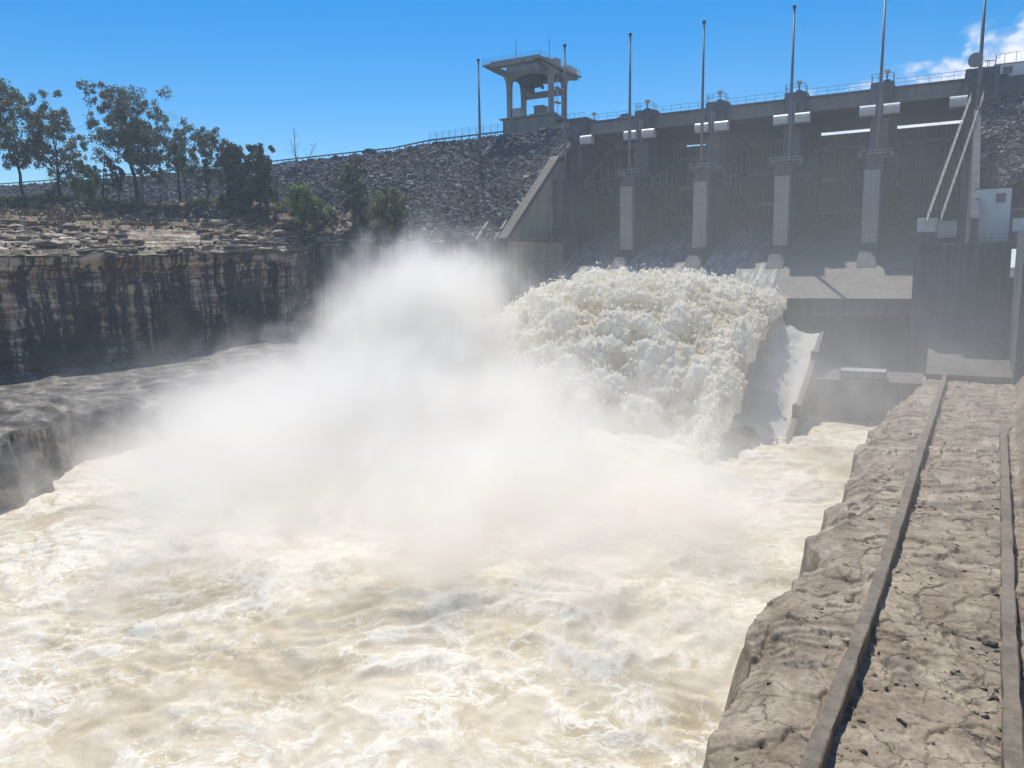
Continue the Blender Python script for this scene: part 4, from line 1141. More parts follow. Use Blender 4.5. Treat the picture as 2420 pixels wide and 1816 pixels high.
for z in (0, 1.1, 2.2): fr_.bar((-1.15, -.13, z), (1.15, -.13, z), .08)
fr_.build('frame', M['grey_box'], lp); MB().box(-1.1, 1.1, -.1, 1.5, -.75, -.02).build('plinth', M['conc'], lp)
sb = empty('switch_box', (-2.1, 130.5, 1.2), 'grey rectangular cabinet left of the louvred screen at the wall top', 'cabinet')
MB().bevbox(-1.3, 1.3, -.6, .6, 3.3, 5.3, .05).build('cabinet', M['grey_box'], sb); MB().bevbox(-.9, .9, -.5, .5, 0, 3.28, .05).build('plinth', M['conc'], sb)
sb = empty('switch_box', (9.4, 131., 3.9), 'light blue cabinet right of the pump house', 'cabinet')
MB().bevbox(-.9, .9, -.5, .5, .3, 2.1, .05).build('cabinet', M['hut_pale'], sb); MB().bevbox(-.6, .6, -.4, .4, -1.2, .28, .05).build('plinth', M['conc'], sb)

# steel stair with handrails down the right slope
ss = empty('steel_stair', (3.6, 156, 27), 'shiny steel stair with handrails running down the slope right of the gates', 'stair')
A0, A1 = Vector((.1, -1, 0)), Vector((-4.9, -27., -21.3))
st_ = MB(); tr_ = MB()
side = Vector((.9, 0, 0))
st_.bar(A0 - side, A1 - side, .1, .25); st_.bar(A0 + side, A1 + side, .1, .25); build_each(st_, 'stringer', M['steel_dark'], ss)
for k in range(70):
    q = A0.lerp(A1, k / 70); tr_.add([q - side, q + side, q + side + Vector((0, -.28, 0)), q - side + Vector((0, -.28, 0))], [(0, 1, 2, 3)])
build_each(tr_, 'tread', M['tread'], ss)
hr = MB()
for s_ in (-1, 1):
    for z in (.55, 1.1): hr.bar(A0 + side * s_ + Vector((0, 0, z)), A1 + side * s_ + Vector((0, 0, z)), .05)
    for k in range(17): q = A0.lerp(A1, k / 16) + side * s_; hr.bar(q, q + Vector((0, 0, 1.1)), .07)
build_each(hr, 'handrail', M['steel_stair'], ss)
# stair railing at the left abutment
sl_ = empty('steel_stair', (-72.3, 159, 27), 'short steel stair with handrails between the gantry tower rocks and the first hoist cover', 'stair')
B0, B1 = Vector((0, 0, 0)), Vector((-1.5, -7, -5.2))
st_ = MB(); st_.bar(B0 - side * .7, B1 - side * .7, .1, .28); st_.bar(B0 + side * .7, B1 + side * .7, .1, .28); st_.build('stringer', M['steel_stair'], sl_)
tr_ = MB()
for k in range(20):
    q = B0.lerp(B1, k / 20); tr_.add([q - side * .7, q + side * .7, q + side * .7 + Vector((0, -.28, 0)), q - side * .7 + Vector((0, -.28, 0))], [(0, 1, 2, 3)])
tr_.build('tread', M['steel_stair'], sl_)
hr = MB()
for s_ in (-.7, .7):
    for z in (.55, 1.1): hr.bar(B0 + side * s_ + Vector((0, 0, z)), B1 + side * s_ + Vector((0, 0, z)), .07)
    for k in range(6): q = B0.lerp(B1, k / 5) + side * s_; hr.bar(q, q + Vector((0, 0, 1.1)), .07)
hr.build('handrail', M['steel_stair'], sl_)
railing('railing', [(-75.2, 163, 31.2), (-79.4, 141, 14.9)], 1.1, 3.4, 'thin handrail running down the stones beside the sloping wall', mat=M['steel_dark'], w=.05)
railing('railing', [(-92.5, 162.5, 30.5), (-93.2, 154, 24.2)], 1.1, 2.2, 'short handrail on the stones at the lone light mast', mat=M['steel'], w=.06)

# control hut on the crest, right
hb = empty('control_hut', (9.2, 167.5, 31.3), 'cream control hut with one grey window on the crest at the right edge', 'hut')
MB().box(-2.9, 6, -1.5, 4, -.2, 3.0).build('wall', M['hut'], hb)
MB().box(-3.0, 6.1, -1.65, 4.1, 3.0, 3.12).build('roof', M['steel_dark'], hb)
w_ = MB().box(-1.6, -.2, -1.54, -1.45, 1.4, 2.5).build('window', M['glass'], hb)
fr_ = MB()
for a_, b_ in (((-1.65, -1.56, 1.38), (-.15, -1.56, 1.38)), ((-1.65, -1.56, 2.52), (-.15, -1.56, 2.52)), ((-.9, -1.56, 1.38), (-.9, -1.56, 2.52))): fr_.bar(a_, b_, .06)
fr_.build('frame', M['grey_box'], w_)
b_ = MB()
for x in (-1.4, .3): b_.bar((x, 0, 3.1), (x, 0, 5.2), .07)
b_.bar((-2.4, 0, 5.05), (.9, 0, 5.2), .06); b_.build('aerial', M['steel_dark'], hb)
hw_ = MB().box(5.5, 40, 161.2, 168, 24, 31.28).build('crest_wall', M['conc'], dam)
gf = empty('gate_frame', (6.0, 163.5, 31.4), 'slim steel gate frame between the dish mast and the control hut', 'gate')
b_ = MB(); b_.bar((-.9, 0, 0), (-.9, 0, 3.4), .1); b_.bar((.3, 0, 0), (.3, 0, 4.1), .14); build_each(b_, 'post', M['steel_dark'], gf)
b_ = MB(); 
for z in (.4, 1.5, 3.3): b_.bar((-.9, 0, z), (.3, 0, z), .05)
for k in range(6): b_.bar((-.7 + k * .18, 0, .4), (-.7 + k * .18, 0, 3.3), .025)
for k in range(3): b_.bar((.3, 0, 3.2 + k * .3), (1.0, 0, 3.7 + k * .3), .04)
b_.build('leaf', M['steel'], gf)
railing('railing', [(XR + .2, 160.9, 32.0), (XR + 3., 160.9, 32.6)], 1.5, .9, 'small dark railing around the right abutment head beside the dish mast')
railing('railing', [(-77.5, 161.8, 31.7), (-70.5, 161.8, 31.7)], 2.2, 1.1, 'tall dark cage railing right of the gantry tower base')
exec_trees = True

# ------------------------------------------------------------------ water running down the middle chutes
def chute_water_mat():
    m, N, b, out, pos = material('thin_chute_water')
    s1 = N.noise(N.map(pos, (3.2, .22, .3)), 1., 6, .65, .4).outputs[0]
    s2 = N.noise(N.map(pos, (7., .6, .6)), 1., 4, .6).outputs[0]
    c = N.ramp(s1, [(.38, (.12, .115, .10)), (.5, (.20, .195, .175)), (.62, (.44, .435, .41))])
    N.put(b.inputs['Base Color'], c); b.inputs['Roughness'].default_value = .6; b.inputs['Specular IOR Level'].default_value = .12
    N.put(b.inputs['Normal'], N.bump(N.m('ADD', s1, N.m('MULTIPLY', s2, .5)), .5, .1))
    return m
M['chute_water'] = chute_water_mat()
cy_ = [p[0] for p in CH][::-1]; cz_ = [p[1] for p in CH][::-1]
xs = np.linspace(-69.6, PC[2] + 1.1, 200); ys = np.linspace(127.1, 177, 150)
X, Y = np.meshgrid(xs, ys, indexing='ij')
dep = np.where(X > PC[1] + 1, .14, .5)
for c in PC[:2]: pass
Z = np.interp(Y, cy_, cz_) + dep + .10 * fbm(X / 1.2, Y / 7., 0, 81, 4) + np.where(X < PC[1], .25 * fbm(X / 2., Y / 3., 2, 82, 4), 0)
# drop the cells inside piers
F = grid_faces(len(xs), len(ys)); V = np.stack([X, Y, Z], -1).reshape(-1, 3); cc = V[F].mean(1)
k = np.ones(len(F), bool)
for c in PC: k &= ~((np.abs(cc[:, 0] - c) < 1.6) & (cc[:, 1] > 144.5))
o = np_mesh('chute_water', V, F[k], M['chute_water'], smooth=True); tag(o, kind='structure')

# wet sheet on the toe slab
xs = np.linspace(-39, -15.4, 90); ys = np.linspace(93.5, 124.5, 110)
X, Y = np.meshgrid(xs, ys, indexing='ij')
zt = np.where(Y > 122, -10.4, -10.4 - (122 - Y) / 28.4 * 11.2)
fl = sstep(-17.0, -21.0, X - (122 - Y) * .06)
fl2 = sstep(-16.6, -16., X)
Z = zt + .06 + fl * (1.9 + 1.5 * fbm(X / 1.5, Y / 1.5, 0, 83, 4)) + .10 * fbm(X / .6, Y / 1.8, 0, 84, 3)
def foam_mat(name, lo=(.74, .63, .45), hi=(.985, .96, .88), sc=.35, trans=.6):
    m, N, b, out, pos = material(name)
    w1 = N.noise(pos, sc, 4, .6).outputs['Color']
    p1 = N.vm('ADD', pos, N.vm('SCALE', N.vm('SUBTRACT', w1, (.5, .5, .5)), scale=2.))
    n = N.noise(p1, sc * 1.1, 6, .6).outputs[0]
    at = N.n('ShaderNodeAttribute'); at.attribute_name = 'crest'
    v = N.m('ADD', N.m('MULTIPLY', n, .55), N.m('MULTIPLY', at.outputs['Fac'], .45))
    c = N.ramp(v, [(.33, lo), (.46, tuple((a * .45 + b2 * .55) for a, b2 in zip(lo, hi))), (.58, hi)])
    N.put(b.inputs['Base Color'], c); b.inputs['Roughness'].default_value = .7; b.inputs['Specular IOR Level'].default_value = .2
    f1 = N.noise(p1, 1.8, 7, .68).outputs[0]; 
    N.put(b.inputs['Normal'], N.bump(f1, .3, .35))
    tr = N.n('ShaderNodeBsdfTranslucent'); N.put(tr.inputs[0], c)
    mx = N.n('ShaderNodeMixShader'); mx.inputs[0].default_value = trans
    N.nt.links.new(b.outputs[0], mx.inputs[1]); N.nt.links.new(tr.outputs[0], mx.inputs[2]); N.nt.links.new(mx.outputs[0], out.inputs[0])
    return m
M['foam'] = foam_mat('falling_foam')
def set_attr(o, name, arr):
    a = o.data.attributes.new(name, 'FLOAT', 'POINT'); a.data.foreach_set('value', np.asarray(arr, np.float32).ravel())
o = np_mesh('slab_water', np.stack([X, Y, Z], -1).reshape(-1, 3), grid_faces(90, 110), M['foam'], smooth=True); tag(o, kind='structure'); set_attr(o, 'crest', .75 + .5 * fl + .45 * fbm(X / .8, Y / 2.5, 0, 87, 3))

# ------------------------------------------------------------------ the leaping jet off the flip lip
JX0, JX1 = -68.0, -20.9
LIPY, LIPZ = 127., -5.0
nu, nv = 440, 380
uu_ = np.linspace(0, 1, nu); vv_ = np.linspace(0, 1, nv)
U, Vv = np.meshgrid(uu_, vv_, indexing='ij')
S = -1.2 + Vv * 51.                                   # metres downstream of the lip
Xj = JX0 + (JX1 - JX0) * U
spread = np.interp(S, [0, 12, 48], [0, .0, 2.5])
Xj = Xj - spread * (1 - U) + np.interp(S, [0, 8, 48], [.2, .2, 1.6]) * U
eg = np.minimum(U, 1 - U)
Xj = Xj + np.where(U > .5, 1, -1) * sstep(.10, 0, eg) * sstep(1, 9, S) * (1.5 * fbm(S / 3.2, U * 9, 1., 191, 4, .6) + .5 * fbm(S / .9, U * 9, 4., 192, 3))
left = np.clip((-45.5 - Xj) / 19., 0, 1.2); right = np.clip((Xj + 38) / 17., 0, 1)
peak = 3.9 - 3.2 * np.minimum(left, 1) ** 1.4 - 3.0 * right ** 1.6; sp = 14.5 - 6. * np.minimum(left, 1) - 5. * right
top_z = LIPZ + .2 + peak * (1 - ((S - sp) / sp) ** 2) - 3.0 * left ** 2 * sstep(0, 12, S)
top_z = np.where(S < 0, LIPZ + .2 + S * .15, top_z)
slope = np.gradient(top_z, axis=1) / np.gradient(S, axis=1)
ln = np.sqrt(1 + slope ** 2); ny, nz = slope / ln, 1 / ln        # y is -S
grow = sstep(-.5, 9, S)
P3 = (Xj, LIPY - S, top_z)
def puffs(sc, seed):
    wx_ = fbm(P3[0] / (sc * 1.3), P3[1] / (sc * 1.3), P3[2] / (sc * 1.3), seed + 5, 2) * sc * .35
    w = worley((P3[0] + wx_) / sc, (P3[1] + wx_) / sc, P3[2] / sc, seed)
    return 1 - np.clip(w, 0, 1) ** 1.3 * 1.35
c1 = puffs(5.2, 91); c2 = puffs(2.3, 92); c3 = puffs(1.0, 93); c4 = fbm(P3[0] / .7, P3[1] / .7, P3[2] / .7, 94, 3)
strand = fbm(P3[0] / 1.1 + .25 * fbm(P3[0] / 4, P3[1] / 4, P3[2] / 4, 97, 2), S / 8., U * 3, 95, 5, .6)
disp = grow * (c1 * 1.9 + c2 * .85 + c3 * .26 + c4 * .14 + strand * .8 - 1.45) + (1 - grow) * .1 * c4
edge_ = np.minimum(U, 1 - U); disp *= sstep(-.01, .008, edge_)
Xt = Xj + disp * .25 * fbm(P3[0] / 3, P3[1] / 3, P3[2] / 3, 96, 2); Yt = LIPY - S - np.abs(ny) * disp; Zt = top_z + nz * disp
# rounded flanks
drop = 3.2 * (1 - np.sqrt(np.clip(1 - (1 - np.clip(edge_ / .045, 0, 1)) ** 2, 0, 1)))
Zt = Zt - drop * sstep(-1, 5, S)
th = 2.2 + 1.6 * sstep(0, 20, S)
Zb = np.minimum(top_z - th, Zt - .05); Yb = LIPY - S
Zb = Zb + sstep(2, 10, S) * .9 * fbm(Xj / 1.3, S / 1.3, 2., 193, 4)
Zb = np.minimum(Zb, Zt - .05)
Zb = np.where(S < .3, np.minimum(top_z - .4, Zt - .05), Zb)
V = np.concatenate([np.stack([Xt, Yt, Zt], -1).reshape(-1, 3), np.stack([Xj, Yb, Zb], -1).reshape(-1, 3)])
Ft = grid_faces(nu, nv); nb = nu * nv
Fb = Ft[:, ::-1] + nb
i = np.arange(nv - 1); j = np.arange(nu - 1)
sides = [np.stack([i, i + 1, i + 1 + nb, i + nb], 1), np.stack([(nu - 1) * nv + i + 1, (nu - 1) * nv + i, (nu - 1) * nv + i + nb, (nu - 1) * nv + i + 1 + nb], 1),
         np.stack([(j + 1) * nv, j * nv, j * nv + nb, (j + 1) * nv + nb], 1)]
jet = np_mesh('water_jet', V, np.concatenate([Ft, Fb] + sides), M['foam'], smooth=True); tag(jet, kind='structure')
cr = np.clip(.40 + c1 * .38 + c2 * .3 + c3 * .15 + strand * .3 - .22, 0, 1.2)
set_attr(jet, 'crest', np.concatenate([cr.ravel(), np.full(nb, .6)]))
# spray drops and torn lumps thrown off the surface
n = 19000; ii = rng.integers(3, nu - 3, n); ii[:3500] = rng.integers(nu - 22, nu - 1, 3500); jj = rng.integers(25, nv - 10, n)
off = rng.gamma(1.1, .33, n); sz = np.clip(rng.gamma(1.3, .045, n), .02, .26) * np.clip(1.4 - off * .5, .35, 1.4)
P = np.stack([Xt[ii, jj] + rng.normal(0, .3, n), Yt[ii, jj] - np.abs(ny[ii, jj]) * off, Zt[ii, jj] + nz[ii, jj] * off + .02], -1)
nn = len(P); sc_ = sz[:, None, None] * (1 + rng.uniform(-.3, .3, (nn, 12, 1)))
v = IV[None] * sc_ + P[:, None, :]
fa = (IF[None] + (np.arange(nn) * 12)[:, None, None]).reshape(-1, 3)
dr = np_mesh('spray_drops', v.reshape(-1, 3), fa, M['foam'], smooth=True); tag(dr, kind='stuff', label='white drops and torn lumps of water flying off the leaping jet'); set_attr(dr, 'crest', np.full(nn * 12, .9))

# ------------------------------------------------------------------ spray mist: a density grid made from a field
vol = bpy.data.volumes.new('spray_mist'); mo = bpy.data.objects.new('spray_mist', vol); COL.objects.link(mo)
tag(mo, kind='stuff', label='pale spray mist billowing up from the pool in front of the dam')
ng = bpy.data.node_groups.new('mist_field', 'GeometryNodeTree')
ng.interface.new_socket('Geometry', in_out='OUTPUT', socket_type='NodeSocketGeometry')
G = NT(ng)
pos = ng.nodes.new('GeometryNodeInputPosition').outputs[0]
pos0 = pos; pos = G.vm('ADD', pos, (57., 31., 13.))
w0 = G.noise(pos, .045, 3, .55).outputs['Color']
pw = G.vm('ADD', pos, G.vm('SCALE', G.vm('SUBTRACT', w0, (.5, .5, .5)), scale=14.))
w1 = G.noise(pw, .13, 3, .6).outputs['Color']
pw = G.vm('ADD', pw, G.vm('SCALE', G.vm('SUBTRACT', w1, (.5, .5, .5)), scale=7.))
nz_ = G.noise(G.vm('MULTIPLY', pw, (1, 1, .7)), .085, 6, .58).outputs[0]
nz2 = G.noise(G.vm('MULTIPLY', pw, (1, 1, .45)), .26, 4, .6).outputs[0]
def blob(c, s, a):
    pos = pos0
    d = G.vm('DIVIDE', G.vm('SUBTRACT', pos, c), s)
    q = G.vm('DOT_PRODUCT', d, d)
    return G.m('MULTIPLY', G.m('EXPONENT', G.m('MULTIPLY', q, -.5)), a)
BL = [((-55, 76, -19.5), (15.5, 11, 6.0), .30),
      ((-61, 84, -13.), (9., 8, 6.5), .20),
      ((-67, 91, -7.), (7.0, 7, 6.), .14),
      ((-68, 98, -2.2), (6.4, 6., 4.6), .10),
      ((-69, 70, -19.6), (11, 10, 4.0), .12),
      ((-80, 60, -20.6), (10, 11, 2.4), .022),
      ((-62, 53, -19.8), (13, 10, 3.4), .07),
      ((-31, 58, -19.8), (11, 8, 3.8), .09),
      ((-50, 60, -19.), (14, 9, 5.), .16),
      ((-40, 43, -19.5), (19, 9, 4.2), .10),
      ((-22, 50, -19.5), (10, 9, 3.6), .05),
      ((-23, 74, -19.5), (9, 11, 3.), .022),
      ((-44, 108, -2.5), (13, 8, 2.6), .008),
      ((-7, 98, -16.5), (8, 14, 4.5), .028),
      ((-20, 100, -17), (4, 9, 4.), .012)]  # last puff added to lighten the jet's shadow on the toe slab
tot = None
for c, s, a in BL:
    b_ = blob(c, s, a); tot = b_ if tot is None else G.m('ADD', tot, b_)
nz3 = G.noise(pw, .55, 3, .6).outputs[0]
er = G.m('ADD', G.m('ADD', G.mr(nz_, .36, .66, 1., .0), G.mr(nz2, .3, .7, .5, -.5, smooth=False)), G.mr(nz3, .3, .7, .38, -.38, smooth=False))     # 0 dense .. 1 torn away
tot = G.m('MULTIPLY', tot, G.m('SUBTRACT', 1.7, er))
tot = G.m('MAXIMUM', G.m('SUBTRACT', tot, G.m('MULTIPLY', G.m('MAXIMUM', er, 0.), .055)), 0.)
thin = G.m('ADD', blob((-14, 118, 0), (38, 30, 20), THIN_A), blob((-8, 100, -15), (16, 26, 6), THIN_B))
thin = G.m('ADD', thin, blob((-2, 66, -12), (12, 30, 8), .0035))
thin = G.m('MULTIPLY', thin, G.mr(nz_, .25, .75, .45, 1.5))
tot = G.m('ADD', tot, thin)
tot = G.m('SUBTRACT', tot, .0004)
vc = ng.nodes.new('GeometryNodeVolumeCube')
vc.inputs['Density'].default_value = 1
ng.links.new(tot, vc.inputs['Density'])
vc.inputs['Min'].default_value = (-124, 26, -22); vc.inputs['Max'].default_value = (36, 160, 40)
vc.inputs['Resolution X'].default_value = 168; vc.inputs['Resolution Y'].default_value = 140; vc.inputs['Resolution Z'].default_value = 66
sm = ng.nodes.new('GeometryNodeSetMaterial'); ng.links.new(vc.outputs[0], sm.inputs[0])
go = ng.nodes.new('NodeGroupOutput'); ng.links.new(sm.outputs[0], go.inputs[0])
mm = bpy.data.materials.new('mist'); mm.use_nodes = True; mm.node_tree.nodes.clear(); N = NT(mm.node_tree)
pv = N.n('ShaderNodeVolumePrincipled'); ou = N.n('ShaderNodeOutputMaterial'); mm.node_tree.links.new(pv.outputs[0], ou.inputs['Volume'])
pv.inputs['Color'].default_value = (1., .978, .935, 1); pv.inputs['Density'].default_value = 1.; pv.inputs['Anisotropy'].default_value = MIST_G
sm.inputs['Material'].default_value = mm
vol.materials.append(mm)
md = mo.modifiers.new('mist', 'NODES'); md.node_group = ng
# thin bluish air between the camera and the dam: one closed box round everything
hz = MB().box(-460, 90, -110, 230, -25.6, 58).build('haze', M['steel']); hz.data.materials.clear(); tag(hz, kind='stuff', label='thin bluish air haze over the whole valley')
hm = bpy.data.materials.new('air'); hm.use_nodes = True; hm.node_tree.nodes.clear(); N = NT(hm.node_tree)
pv = N.n('ShaderNodeVolumePrincipled'); ou = N.n('ShaderNodeOutputMaterial'); hm.node_tree.links.new(pv.outputs[0], ou.inputs['Volume'])
pv.inputs['Color'].default_value = (.68, .83, 1., 1); pv.inputs['Density'].default_value = .0004; pv.inputs['Anisotropy'].default_value = .2
hz.data.materials.append(hm)
cy = SC.cycles
cy.volume_step_rate = 2.2; cy.volume_max_steps = 256; cy.volume_bounces = 6
cy.max_bounces = 10; cy.diffuse_bounces = 4; cy.glossy_bounces = 2; cy.transmission_bounces = 4; cy.transparent_max_bounces = 8
cy.use_adaptive_sampling = True; cy.adaptive_threshold = .03
cy.sample_clamp_indirect = 6.; cy.caustics_reflective = False; cy.caustics_refractive = False
cy.use_denoising = True
try: cy.denoiser = 'OPENIMAGEDENOISE'
except Exception: pass

# ------------------------------------------------------------------ trees
def leaf_mat(name, c0, c1, brown=.0):
    m, N, b, out, pos = material(name)
    at = N.n('ShaderNodeAttribute'); at.attribute_name = 'tone'
    c = N.mix(at.outputs['Fac'], c0, c1)
    if brown: c = N.mix(N.m('MULTIPLY', N.mr(N.noise(pos, .18, 3, .6).outputs[0], .5, .62), brown), c, (.11, .065, .04))
    N.put(b.inputs['Base Color'], c); b.inputs['Roughness'].default_value = .5; b.inputs['Specular IOR Level'].default_value = .4
    tr = N.n('ShaderNodeBsdfTranslucent'); N.put(tr.inputs[0], c)
    mx = N.n('ShaderNodeMixShader'); mx.inputs[0].default_value = .3
    N.nt.links.new(b.outputs[0], mx.inputs[1]); N.nt.links.new(tr.outputs[0], mx.inputs[2]); N.nt.links.new(mx.outputs[0], out.inputs[0])
    return m
M['leaf_gum'] = leaf_mat('gum_leaves', (.05, .072, .04), (.20, .25, .15), .3)
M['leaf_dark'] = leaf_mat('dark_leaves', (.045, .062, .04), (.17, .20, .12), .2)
M['leaf_green'] = leaf_mat('bright_leaves', (.075, .13, .03), (.27, .38, .10))
M['leaf_olive'] = leaf_mat('olive_leaves', (.085, .11, .035), (.28, .32, .12))
M['bark'] = simple('dark_bark', (.045, .04, .036), .9, 0, .4, 2.)
M['bark_pale'] = simple('grey_bark', (.16, .145, .13), .9, 0, .4, 2.)

def leaf_quads(C, rad, n, size, rg, droop=.6):
    """C centre, rad (rx,ry,rz), n leaves -> verts (n*4,3)"""
    p = rg.normal(size=(n, 3)); p /= np.linalg.norm(p, axis=1)[:, None]; p *= (rg.random(n) ** .45)[:, None]
    p = p * np.array(rad) + np.array(C)
    a = rg.normal(size=(n, 3)); a[:, 2] -= droop; a /= np.linalg.norm(a, axis=1)[:, None]
    b = np.cross(a, rg.normal(size=(n, 3))); b /= np.linalg.norm(b, axis=1)[:, None]
    s = size * rg.uniform(.6, 1.3, (n, 1)); a = a * s; b = b * s * .42
    return np.stack([p - a - b, p + a - b, p + a + b, p - a + b], 1).reshape(-1, 3), p

def tree(name, x, y, H, crown_w, base_frac, label, leaf='leaf_gum', seed=1, lean=0., clumps=46, per=60, lsize=.21, trunk_r=None, bark='bark', z=None, group=None, crown_off=0., limbs=7, clump_r=.085, round_=False, cat='tree', leafless=False, top_bare=0):
    """clumps are spread through an uneven crown envelope; ascending limbs reach them from the trunk"""
    rd = random.Random(seed); rg = np.random.default_rng(seed)
    z = terrain(np.array([x]), np.array([y]))[0] - .15 if z is None else z
    e = empty(name, (x, y, z), label, cat, group)
    tr_r = trunk_r or H * .012 + .05
    RT = Vector((.875, .485, 0))
    tb = MB(); pts = []; n = 10
    wob = [Vector((rd.uniform(-1, 1), rd.uniform(-1, 1), 0)) * H * .011 for _ in range(n + 1)]
    top_t = .80 if not leafless else .92
    for i in range(n + 1):
        t_ = i / n; pts.append(RT * (lean * H * t_ ** 1.3) + wob[i] * min(1, i / 3) + Vector((0, 0, H * top_t * t_)))
    rads = [tr_r * (1 - .86 * (i / n) ** .85) + .015 for i in range(n + 1)]; rads[0] *= 1.4
    tb.tube(pts, rads, 7)
    def trunk_at(h):
        f_ = max(0, min(n - .001, h / (H * top_t) * n)); i = int(f_); return pts[i].lerp(pts[i + 1], f_ - i)
    # lobes give the crown its uneven outline
    b0 = base_frac
    lobes = []
    for k in range(limbs):
        t_ = (k + .5 + rd.uniform(-.35, .35)) / limbs
        hh = b0 + (1 - b0) * (t_ ** .85)
        if round_: w = max(.12, math.sin(math.pi * (.08 + .84 * t_))) ** .6
        else: w = max(.15, math.sin(math.pi * min(.97, .14 + .78 * t_))) ** .8
        a = k * 2.399 + rd.uniform(-.6, .6); rr_ = crown_w * .5 * w * rd.uniform(.45, .85)
        c = RT * (lean * H * hh ** 1.3 + crown_off * H * .12) + Vector((math.cos(a) * rr_, math.sin(a) * rr_, H * hh - H * .05))
        lobes.append((c, crown_w * rd.uniform(.15, .25)))
    ends = []
    for c, lr in lobes:
        hb = max(H * b0 * .75, c.z - (Vector((c.x, c.y, 0)) - Vector((trunk_at(c.z).x, trunk_at(c.z).y, 0))).length * rd.uniform(.9, 1.6) - H * .06)
        p0 = trunk_at(hb); mid = p0.lerp(c, .5) + Vector((rd.uniform(-1, 1), rd.uniform(-1, 1), -.6)) * lr * .35
        r0 = max(.035, tr_r * .55 * (1.15 - c.z / H))
        tb.tube([p0, mid, c], [r0, r0 * .65, r0 * .32], 5)
        q_ = 5 if not leafless else 4
        for q in range(q_):
            s_ = mid.lerp(c, rd.uniform(.2, 1)); d = Vector((rd.gauss(0, 1), rd.gauss(0, 1), rd.gauss(.25, .8))).normalized() * lr * rd.uniform(.7, 1.25)
            m2 = s_ + d * .5 + Vector((0, 0, rd.uniform(-.1, .25)))
            tb.tube([s_, m2, s_ + d], [r0 * .36, r0 * .22, .014], 4); ends.append((s_ + d, lr))
            if leafless or (top_bare and c.z > H * (1 - top_bare)):
                for w_ in range(3):
                    d3 = Vector((rd.uniform(-1, 1), rd.uniform(-1, 1), rd.uniform(.1, 1.2))).normalized() * lr * .6
                    tb.tube([m2, m2 + d3], [r0 * .18, .012], 3)
        ends.append((c, lr))
    tb.build('trunk', M[bark], e, smooth=True)
    if leafless: return e
    vs = []; tone = []
    sel = ends if not top_bare else [q for q in ends if q[0].z < H * (1 - top_bare)]
    for k in range(clumps):
        c, lr = sel[k % len(sel)] if k < len(sel) else rd.choice(sel)
        c = c + Vector((rd.gauss(0, 1), rd.gauss(0, 1), rd.gauss(0, .9))) * lr * .42
        c.z = min(c.z, H * .985)
        rr_ = H * clump_r * rd.uniform(.45, 1.1)
        nl = int(per * rd.uniform(.5, 1.3) * (1.0 if rr_ > H * clump_r * .6 else .6))
        q, pc = leaf_quads(c, (rr_ * 1.0, rr_ * 1.0, rr_ * rd.uniform(.8, 1.35)), nl, lsize, rg, 1.0)
        vs.append(q); tb_ = rd.uniform(.05, .9); tone.append(np.repeat(np.clip(tb_ + rg.normal(0, .22, len(pc)), 0, 1), 4))
    vs = np.concatenate(vs); tone = np.concatenate(tone)
    o = np_mesh('crown', vs, np.arange(len(vs)).reshape(-1, 4), M[leaf], e)
    set_attr(o, 'tone', tone)
    return e
TG = 'gum trees on the ridge below the crest road'
tree('gum_tree', -179.7, 101.2, 25.5, 15, .38, 'tall dark gum tree at the left edge of the picture, leftmost on the ridge', seed=3, clumps=163, per=99, clump_r=0.050, lean=-.03, group=TG, limbs=11, trunk_r=.42)
tree('gum_tree', -175.6, 107.1, 22.8, 15, .32, 'tall spreading gum tree second from the left with open airy top', seed=8, clumps=150, per=88, clump_r=0.050, lean=.0, crown_off=-.12, group=TG, limbs=11, trunk_r=.42)
tree('gum_tree', -171.5, 114.6, 14.5, 10, .35, 'thin leaning gum with bare limbs and a small leaf tuft on its left', seed=12, clumps=22, per=51, clump_r=0.050, lean=.10, crown_off=-1.0, group=TG, limbs=7, top_bare=.25)
tree('bushy_tree', -172.3, 111.8, 8.8, 6.4, .12, 'bushy bright green topped tree between the two tallest gums', 'leaf_green', seed=15, clumps=74, per=99, clump_r=0.094, round_=True, limbs=8)
tree('gum_tree', -168.8, 116.9, 9.4, 4.0, .35, 'small thin gum just left of the tallest tree', seed=18, clumps=37, per=69, clump_r=0.065, group=TG)
tree('gum_tree', -165.2, 119.3, 27.2, 21, .44, 'tallest gum tree on the ridge with a broad dense crown leaning left', seed=21, clumps=214, per=111, clump_r=0.048, lean=-.11, group=TG, limbs=13, trunk_r=.6)
tree('gum_tree', -162.1, 117.9, 23.8, 17, .42, 'sparse spreading gum with bare outer limbs right of the tallest tree', seed=25, clumps=99, per=63, clump_r=0.045, lean=.06, group=TG, limbs=12, bark='bark_pale', trunk_r=.42)
tree('gum_tree', -160.0, 121.3, 11.2, 3.4, .45, 'slim sapling gum with a few leaf tufts near the sparse spreading gum', seed=28, clumps=20, per=51, clump_r=0.058, group=TG, trunk_r=.1)
tree('gum_tree', -157.3, 124.5, 21.0, 8.5, .40, 'half dead gum with bare twigs above a leafy lower crown', seed=31, clumps=54, per=77, clump_r=0.050, group=TG, limbs=10, top_bare=.32, lean=-.01, trunk_r=.3)
tree('gum_tree', -152.9, 122.9, 17.5, 6.0, .40, 'slender airy gum right of the half dead gum', seed=34, clumps=44, per=58, clump_r=0.050, group=TG, lean=-.03, trunk_r=.16)
tree('gum_tree', -150.9, 127.1, 17.6, 11, .36, 'round crowned gum standing mid ridge with drooping right side', seed=37, clumps=92, per=88, clump_r=0.054, group=TG, limbs=10)
tree('gum_tree', -147.4, 130.6, 14.2, 5.2, .50, 'gum with a compact brownish top on a straight bare trunk', seed=40, clumps=57, per=93, clump_r=0.061, group=TG)
